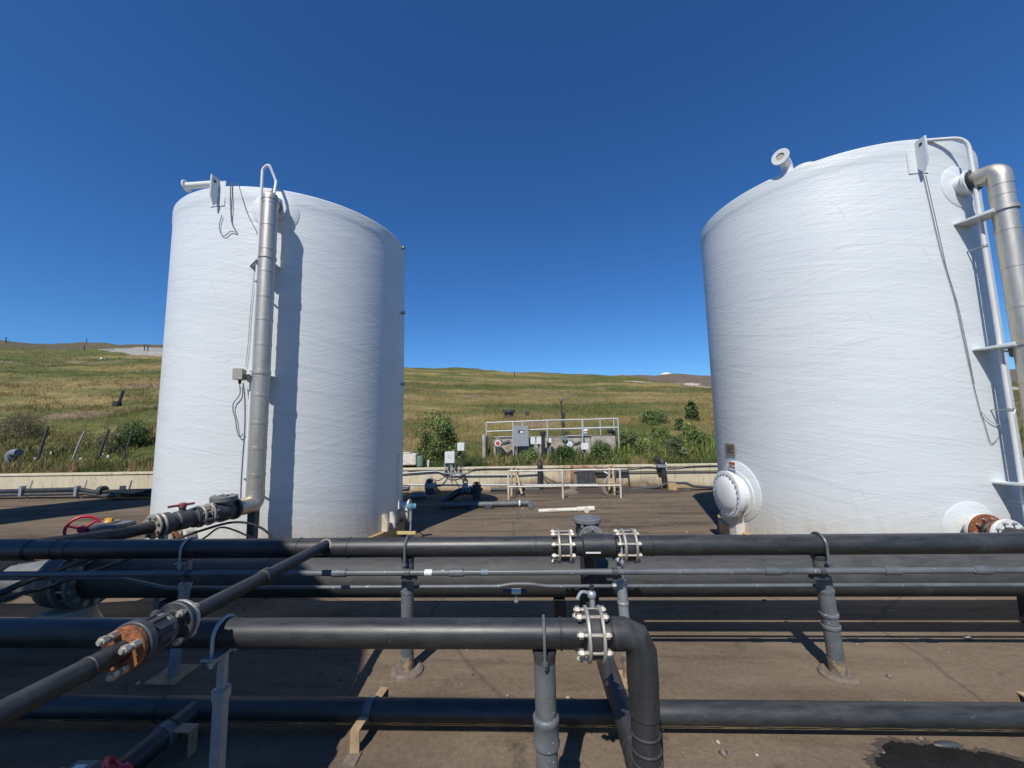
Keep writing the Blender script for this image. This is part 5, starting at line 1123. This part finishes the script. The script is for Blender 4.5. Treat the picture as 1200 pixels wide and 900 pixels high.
# flow meter near the tank
b = gg(503, 577); fm = thing('flow_meter', 'round grey flow meter head on a pipe at the wall right of the left tank', 'flow meter', (b.x, W-.325, -.49))
p = at(503.5, 563, W-.325); p2 = at(505, 570, W-.325)
obj('head', MB().lathe(p, (.3,-1,-.1), [(0,-.13),(.117,-.13),(.13,.026),(.098,.065),(0,.065)], 18), M['boxgrey'], fm); obj('dial_face', MB().disc(p+V((.016,-.069,-.005)), (.3,-1,-.1), .072, .01), M['black'], fm)
obj('tube_body', MB().lathe(p2+V((-.169,0,0)), (1,0,0), [(.065,0),(.156,0),(.156,.039),(.111,.065),(.111,.26),(.156,.286),(.156,.325),(.065,.325)], 20), M['boxgrey'], fm); obj('base_block', MB().box((p2.x,W-.325,-.42), (.286,.26,.156)), M['dark'], fm, .013)
# black manifold in the tank's shadow
mf = thing('valve_manifold', 'black slanting manifold with upright valve in the shadow of the left tank', 'manifold', gg(550,590))
Ym = 11.375
obj('pipe_run', MB().tube(path([at(514,591,11.18),at(520,589,11.18),at(538,575,11.375),at(560,574.5,11.44)], .195), .098, 16), M['hdpe'], mf)
obj('valve_body', MB().tube([at(559,588,11.375),at(558.5,568,11.375)], .13, 16).lathe(at(558.5,575,11.375), (0,0,1), [(.13,0),(.182,0),(.182,.065),(.13,.065)], 16), M['dark'], mf)
obj('valve_stem', MB().tube([at(558.5,569,11.375),at(558.5,564.5,11.375)], .039, 10).box(at(558.5,566,11.375), (.182,.065,.039)), M['dark'], mf); obj('side_valve', MB().lathe(at(547,575,11.375), (1,0,0), [(0,-.13),(.13,-.13),(.13,-.091),(.078,-.065),(.078,.065),(.13,.091),(.13,.13),(0,.13)], 16), M['greyiron'], mf)
obj('gauge', MB().lathe(at(545,569.5,11.375), (.1,-1,.1), [(0,-.039),(.091,-.039),(.091,.039),(0,.046)], 16), M['galv'], mf)
b = gg(490, 584); tag(obj('foot_valve', MB().ball(V((b.x,b.y,b.z+.07)), .26, 12, (1,.7,.4)).box(V((b.x,b.y,b.z+.15)), (.286,.156,.065)), M['greyiron']), 'grey rounded lump on the ground in the shadow of the left tank', 'valve cover')
gl = thing('ground_pipe', 'thin grey pipe lying across the ground toward the check valve', 'pipe', gg(590,592))
a_ = gg(516,592.5,.08); b_2 = gg(617,589.5,.08); obj('pipe_run', MB().tube(path([a_, b_2, b_2+V((.078,-0,0)), b_2+V((.13,-.585,-.039))], .117), .065, 16), M['pvc'], gl)
for px in (557, 575): obj('rest', MB().box(V((gg(px,592).x, a_.y-.039, gz(a_.y)+.025)), (.182,.26,.065)), M['dark'], gl, .008)
obj('clamp', MB().ring(gg(609,590,.08), (1,0,0), .065, .085, .039), M['white'], gl)
pv = thing('plastic_pipe', 'loose white plastic pipe with a tee lying behind the check valve cap', 'pipe', gg(665,597))
a_ = gg(631,599,.039); b_2 = gg(680,597,.055); c_ = gg(696,596,.06)
obj('pipe_run', MB().tube([a_, a_.lerp(b_2,.6)+V((0,.026,0)), b_2], .046, 14), M['offwhite'], pv); obj('tee', MB().tube([b_2-V((.078,0,0)), c_], .062, 16).tube([b_2.lerp(c_,.4), b_2.lerp(c_,.4)+V((0,-.156,0))], .058, 14), M['offwhite'], pv)
# things on the wall top near the left tank
p = at(480, 538, W+.39); tag(obj('tarp_box', MB().box(p, (.546,.39,.39)).box(p+V((-.13,0,.208)), (.39,.364,.052)), M['offwhite'], None, .026), 'stained white cover box behind the wall beside the left tank', 'cover')
p = at(492, 540, W+.39); tag(obj('valve_box', MB().lathe(p-V((0,0,.182)), (0,0,1), [(0,0),(.13,0),(.13,.26),(.104,.338),(0,.364)], 14), M['green']), 'small green domed cover beside the stained white box', 'cover')
p = at(502, 543, W+.39); tag(obj('marker_stake', MB().tube([p-V((0,0,.156)), p+V((0,0,.117))], .039, 10), M['white']), 'short white stake behind the wall right of the green cover', 'stake')
# stakes and slope clutter on the left
for k, (xb2, yb2, xt2, yt2, lb, mat, r) in enumerate((
    (43,541,56.5,500,'leaning dark stake nearest the blue elbow pipe on the left slope','dark',.05),
    (83.5,540,99.5,505,'pale leaning stake, second from the blue elbow pipe','boxgrey',.042),
    (113.5,539,128,503,'leaning dark stake, third from the blue elbow pipe','dark',.042),
    (144,539,156,504,'leaning dark stake nearest the left tank on the slope','dark',.042))):
    b = on_hill(xb2, yb2); tpq = at(xt2, yt2, b.y+.065); tag(obj('leaning_stake', MB().tube([b-V((0,0,.195)), b.lerp(tpq,.5), tpq], [r,r*.9,r*.75], 10), M[mat]), lb, 'stake', 'leaning stakes on the left slope')
b = on_hill(11, 545); tpz = at(12.5, 530.5, b.y).z; tag(obj('elbow_pipe', MB().tube(path([(b.x,b.y,b.z-.26),(b.x,b.y,tpz),(b.x+.364,b.y-.026,tpz)], .182), .143, 16), M['bluegrey']), 'pale blue elbow pipe poking out of the slope at the left frame edge', 'pipe')
for px, py, lb in ((41,539,'white rag at the foot of the stake nearest the blue elbow pipe'),(60,533,'white rag between the first two leaning stakes'),(81.5,531.5,'blueish rag beside the pale leaning stake'),(94.5,539.5,'white pebble sized scrap right of the pale leaning stake'),(120,535,'pale scrap right of the third leaning stake'),(126.5,537,'pale scrap between the third stake and the last stake'),(118.5,421.5,'white scrap lying high on the left slope')):
    b = on_hill(px, py); s_ = .075 if py > 500 else .28; q = MB().ball(b+V((0,0,s_*.5)), s_, 8, (.8,.5,1.3 if py < 538 and py > 500 else .7)); tag(obj('scrap', q, M['bluegrey' if 'blue' in lb and 'rag beside' in lb else 'signwhite']), lb, 'scrap')
b = on_hill(137, 476); tz_ = at(139, 458, b.y).z; pt = thing('marker_post', 'dark post with a square foot halfway up the left slope', 'post', b); obj('post', MB().tube([b-V((0,0,.26)), V((b.x+.325,b.y,tz_))], .085, 10), M['dark'], pt); obj('foot', MB().box(b+V((0,0,.15)), (.45,.3,.3)), M['black'], pt, .052)
for px, yb2, yt2, lb in ((6.5,402,395,'tiny post on the skyline at the left frame edge'),(98.5,411,405,'tiny post in front of the grey gravel bench'),(169,411,404,'left of a pair of tiny posts by the left tank on the skyline'),(173,411,405,'right of a pair of tiny posts by the left tank on the skyline'),(101.5,400,396.5,'tiny post on the skyline over the gravel bench'),(603,442,436,'tiny post near the middle skyline')):
    b = on_hill(px, yb2); b = V((b.x, min(b.y, 112), hz(b.x, min(b.y, 112)))); zt_ = at(px, yt2, b.y).z; tag(obj('marker_post', MB().tube([b-V((0,0,.39)), V((b.x,b.y,max(zt_,b.z+1.17)))], .10, 8), M['dark']), lb, 'post')
b = V((at(781,440,113).x, 113, 0)); b.z = hz(b.x, 113); tag(obj('mound', MB().ball(b+V((0,0,.13)), 1.3, 16, (1.35,.9,.75)), M['offwhite']), 'small pale mound on the skyline above the bare track', 'mound')

# ------------------------------------------------------------------ bushes
def bush(px, pyb, wpx, hpx, label, tone, name='bush', n=1600, leaf=.035, tall=False, Y=None):
    b = on_hill(px, pyb) if Y is None else V((at(px,pyb,Y).x, Y, hz(at(px,pyb,Y).x, Y)))
    n = int(n*2.2); dep = b.y; w = wpx/F_PX*dep*.5; h = hpx/F_PX*dep; r = np.random.default_rng(int(px*7+pyb))
    t = thing(name, label, name, b)
    q = MB()
    for k in range(7):
        a = r.uniform(0, 2*pi); e = V((b.x+cos(a)*w*.6, b.y+sin(a)*w*.5, b.z+h*r.uniform(.5,.85))); q.tube([b-V((0,0,.05)), b.lerp(e,.5)+V((0,0,h*.08)), e], [w*.03,w*.022,w*.01], 6)
    obj('stem', q, M['wood'], t)
    nc = 26; cl = []
    for k in range(nc):
        zf = r.uniform(.08, .95); prof = (1-zf)**.7*1.05 if tall else sqrt(max(1-(zf*1.05-.15)**2*1.05, .05)); a = r.uniform(0, 2*pi); rad = prof*w*r.uniform(.25,.85)
        cl.append((cos(a)*rad, sin(a)*rad*.8, zf*h, r.uniform(.26,.46)*w*(1 if not tall else .75), np.exp(r.normal(0,.25))))
    cl = np.array(cl); ci = r.integers(0, nc, n); d = r.normal(0, 1, (n,3)); d /= np.linalg.norm(d, axis=1)[:, None]; d *= (r.random(n)**.45)[:, None]
    c = np.array([b.x,b.y,b.z])+cl[ci,:3]+d*cl[ci,3][:,None]*np.array([1,1,1.15]); c[:,2] = np.maximum(c[:,2], b.z)
    s = leaf*.78*np.exp(r.normal(0,.3,n)); u = r.normal(0,1,(n,3)); u /= np.linalg.norm(u,axis=1)[:,None]; v = np.cross(u, r.normal(0,1,(n,3))); v /= np.linalg.norm(v,axis=1)[:,None]
    P = np.stack([c-u*s[:,None], c+v*s[:,None]*.5, c+u*s[:,None], c-v*s[:,None]*.5], 1).reshape(-1,3)-np.array([b.x,b.y,b.z])
    tn_ = np.array(tone)[None]*(cl[ci,4]*np.exp(r.normal(0,.32,n)))[:,None]; dk = (r.random(n) < .10)[:,None]; tn_ = np.where(dk, np.array([.20,.165,.08])*np.exp(r.normal(0,.3,(n,1))), tn_)
    o = np_mesh('foliage', P, np.arange(4*n).reshape(-1,4), M['leaf'], np.repeat(tn_,4,0), False); o.parent = t
    return t
DG = (.080,.125,.038); MG = (.115,.165,.048); LG = (.15,.20,.06)
bush(516, 541, 58, 56, 'large round green bush behind the white boxes right of the left tank', MG, n=4200, leaf=.045)
bush(658.5, 544, 30, 20, 'dense dark green round bush just behind the wall below the plain meter', (.028,.075,.018), n=2600, leaf=.028, Y=13.95)
bush(705, 543, 30, 24, 'dark loose bush right of the twin white box', DG, n=1700, leaf=.034, Y=13.9)
bush(621, 541, 26, 17, 'low bush under the grey control cabinet', MG, n=1400, leaf=.03, Y=14.0)
bush(811, 494, 22, 24, 'upright bush standing alone on the slope near the right tank', DG, n=1600, leaf=.09, tall=True)
bush(796.5, 504, 14, 12, 'small dark bush on bare soil below the upright bush', DG, n=900, leaf=.06)
bush(775, 519, 26, 16, 'rounded mid green bush above the elbowed wall pipe', MG, n=1500, leaf=.05)
bush(757, 536, 30, 20, 'bright low bush behind the wall left of the elbowed pipe', LG, n=1500, leaf=.035)
bush(738, 532, 30, 26, 'tall weedy bush at the right end of the upper railing', MG, n=1700, leaf=.038)
bush(793, 540, 26, 26, 'pale grey green bush behind the wall right of the elbowed pipe', (.12,.155,.075), n=1700, leaf=.034)
bush(818, 530, 32, 24, 'broad green bush beside the left edge of the right tank', MG, n=1900, leaf=.042)
bush(806, 516, 22, 16, 'green bush above the broad bush by the right tank', LG, n=1200, leaf=.05)
bush(766, 496, 44, 9, 'flat wide dark bush above the bare soil', DG, n=2600, leaf=.045)
bush(155, 524, 40, 26, 'green scrub mound by the last leaning stake left of the tank', (.055,.10,.025), n=3600, leaf=.035)
bush(128, 530, 34, 22, 'greyish dry scrub behind the third leaning stake', (.17,.15,.095), n=3000, leaf=.022)
bush(25, 515, 60, 26, 'wide greyish dry scrub on the slope above the blue elbow pipe', (.17,.15,.09), n=5000, leaf=.026)
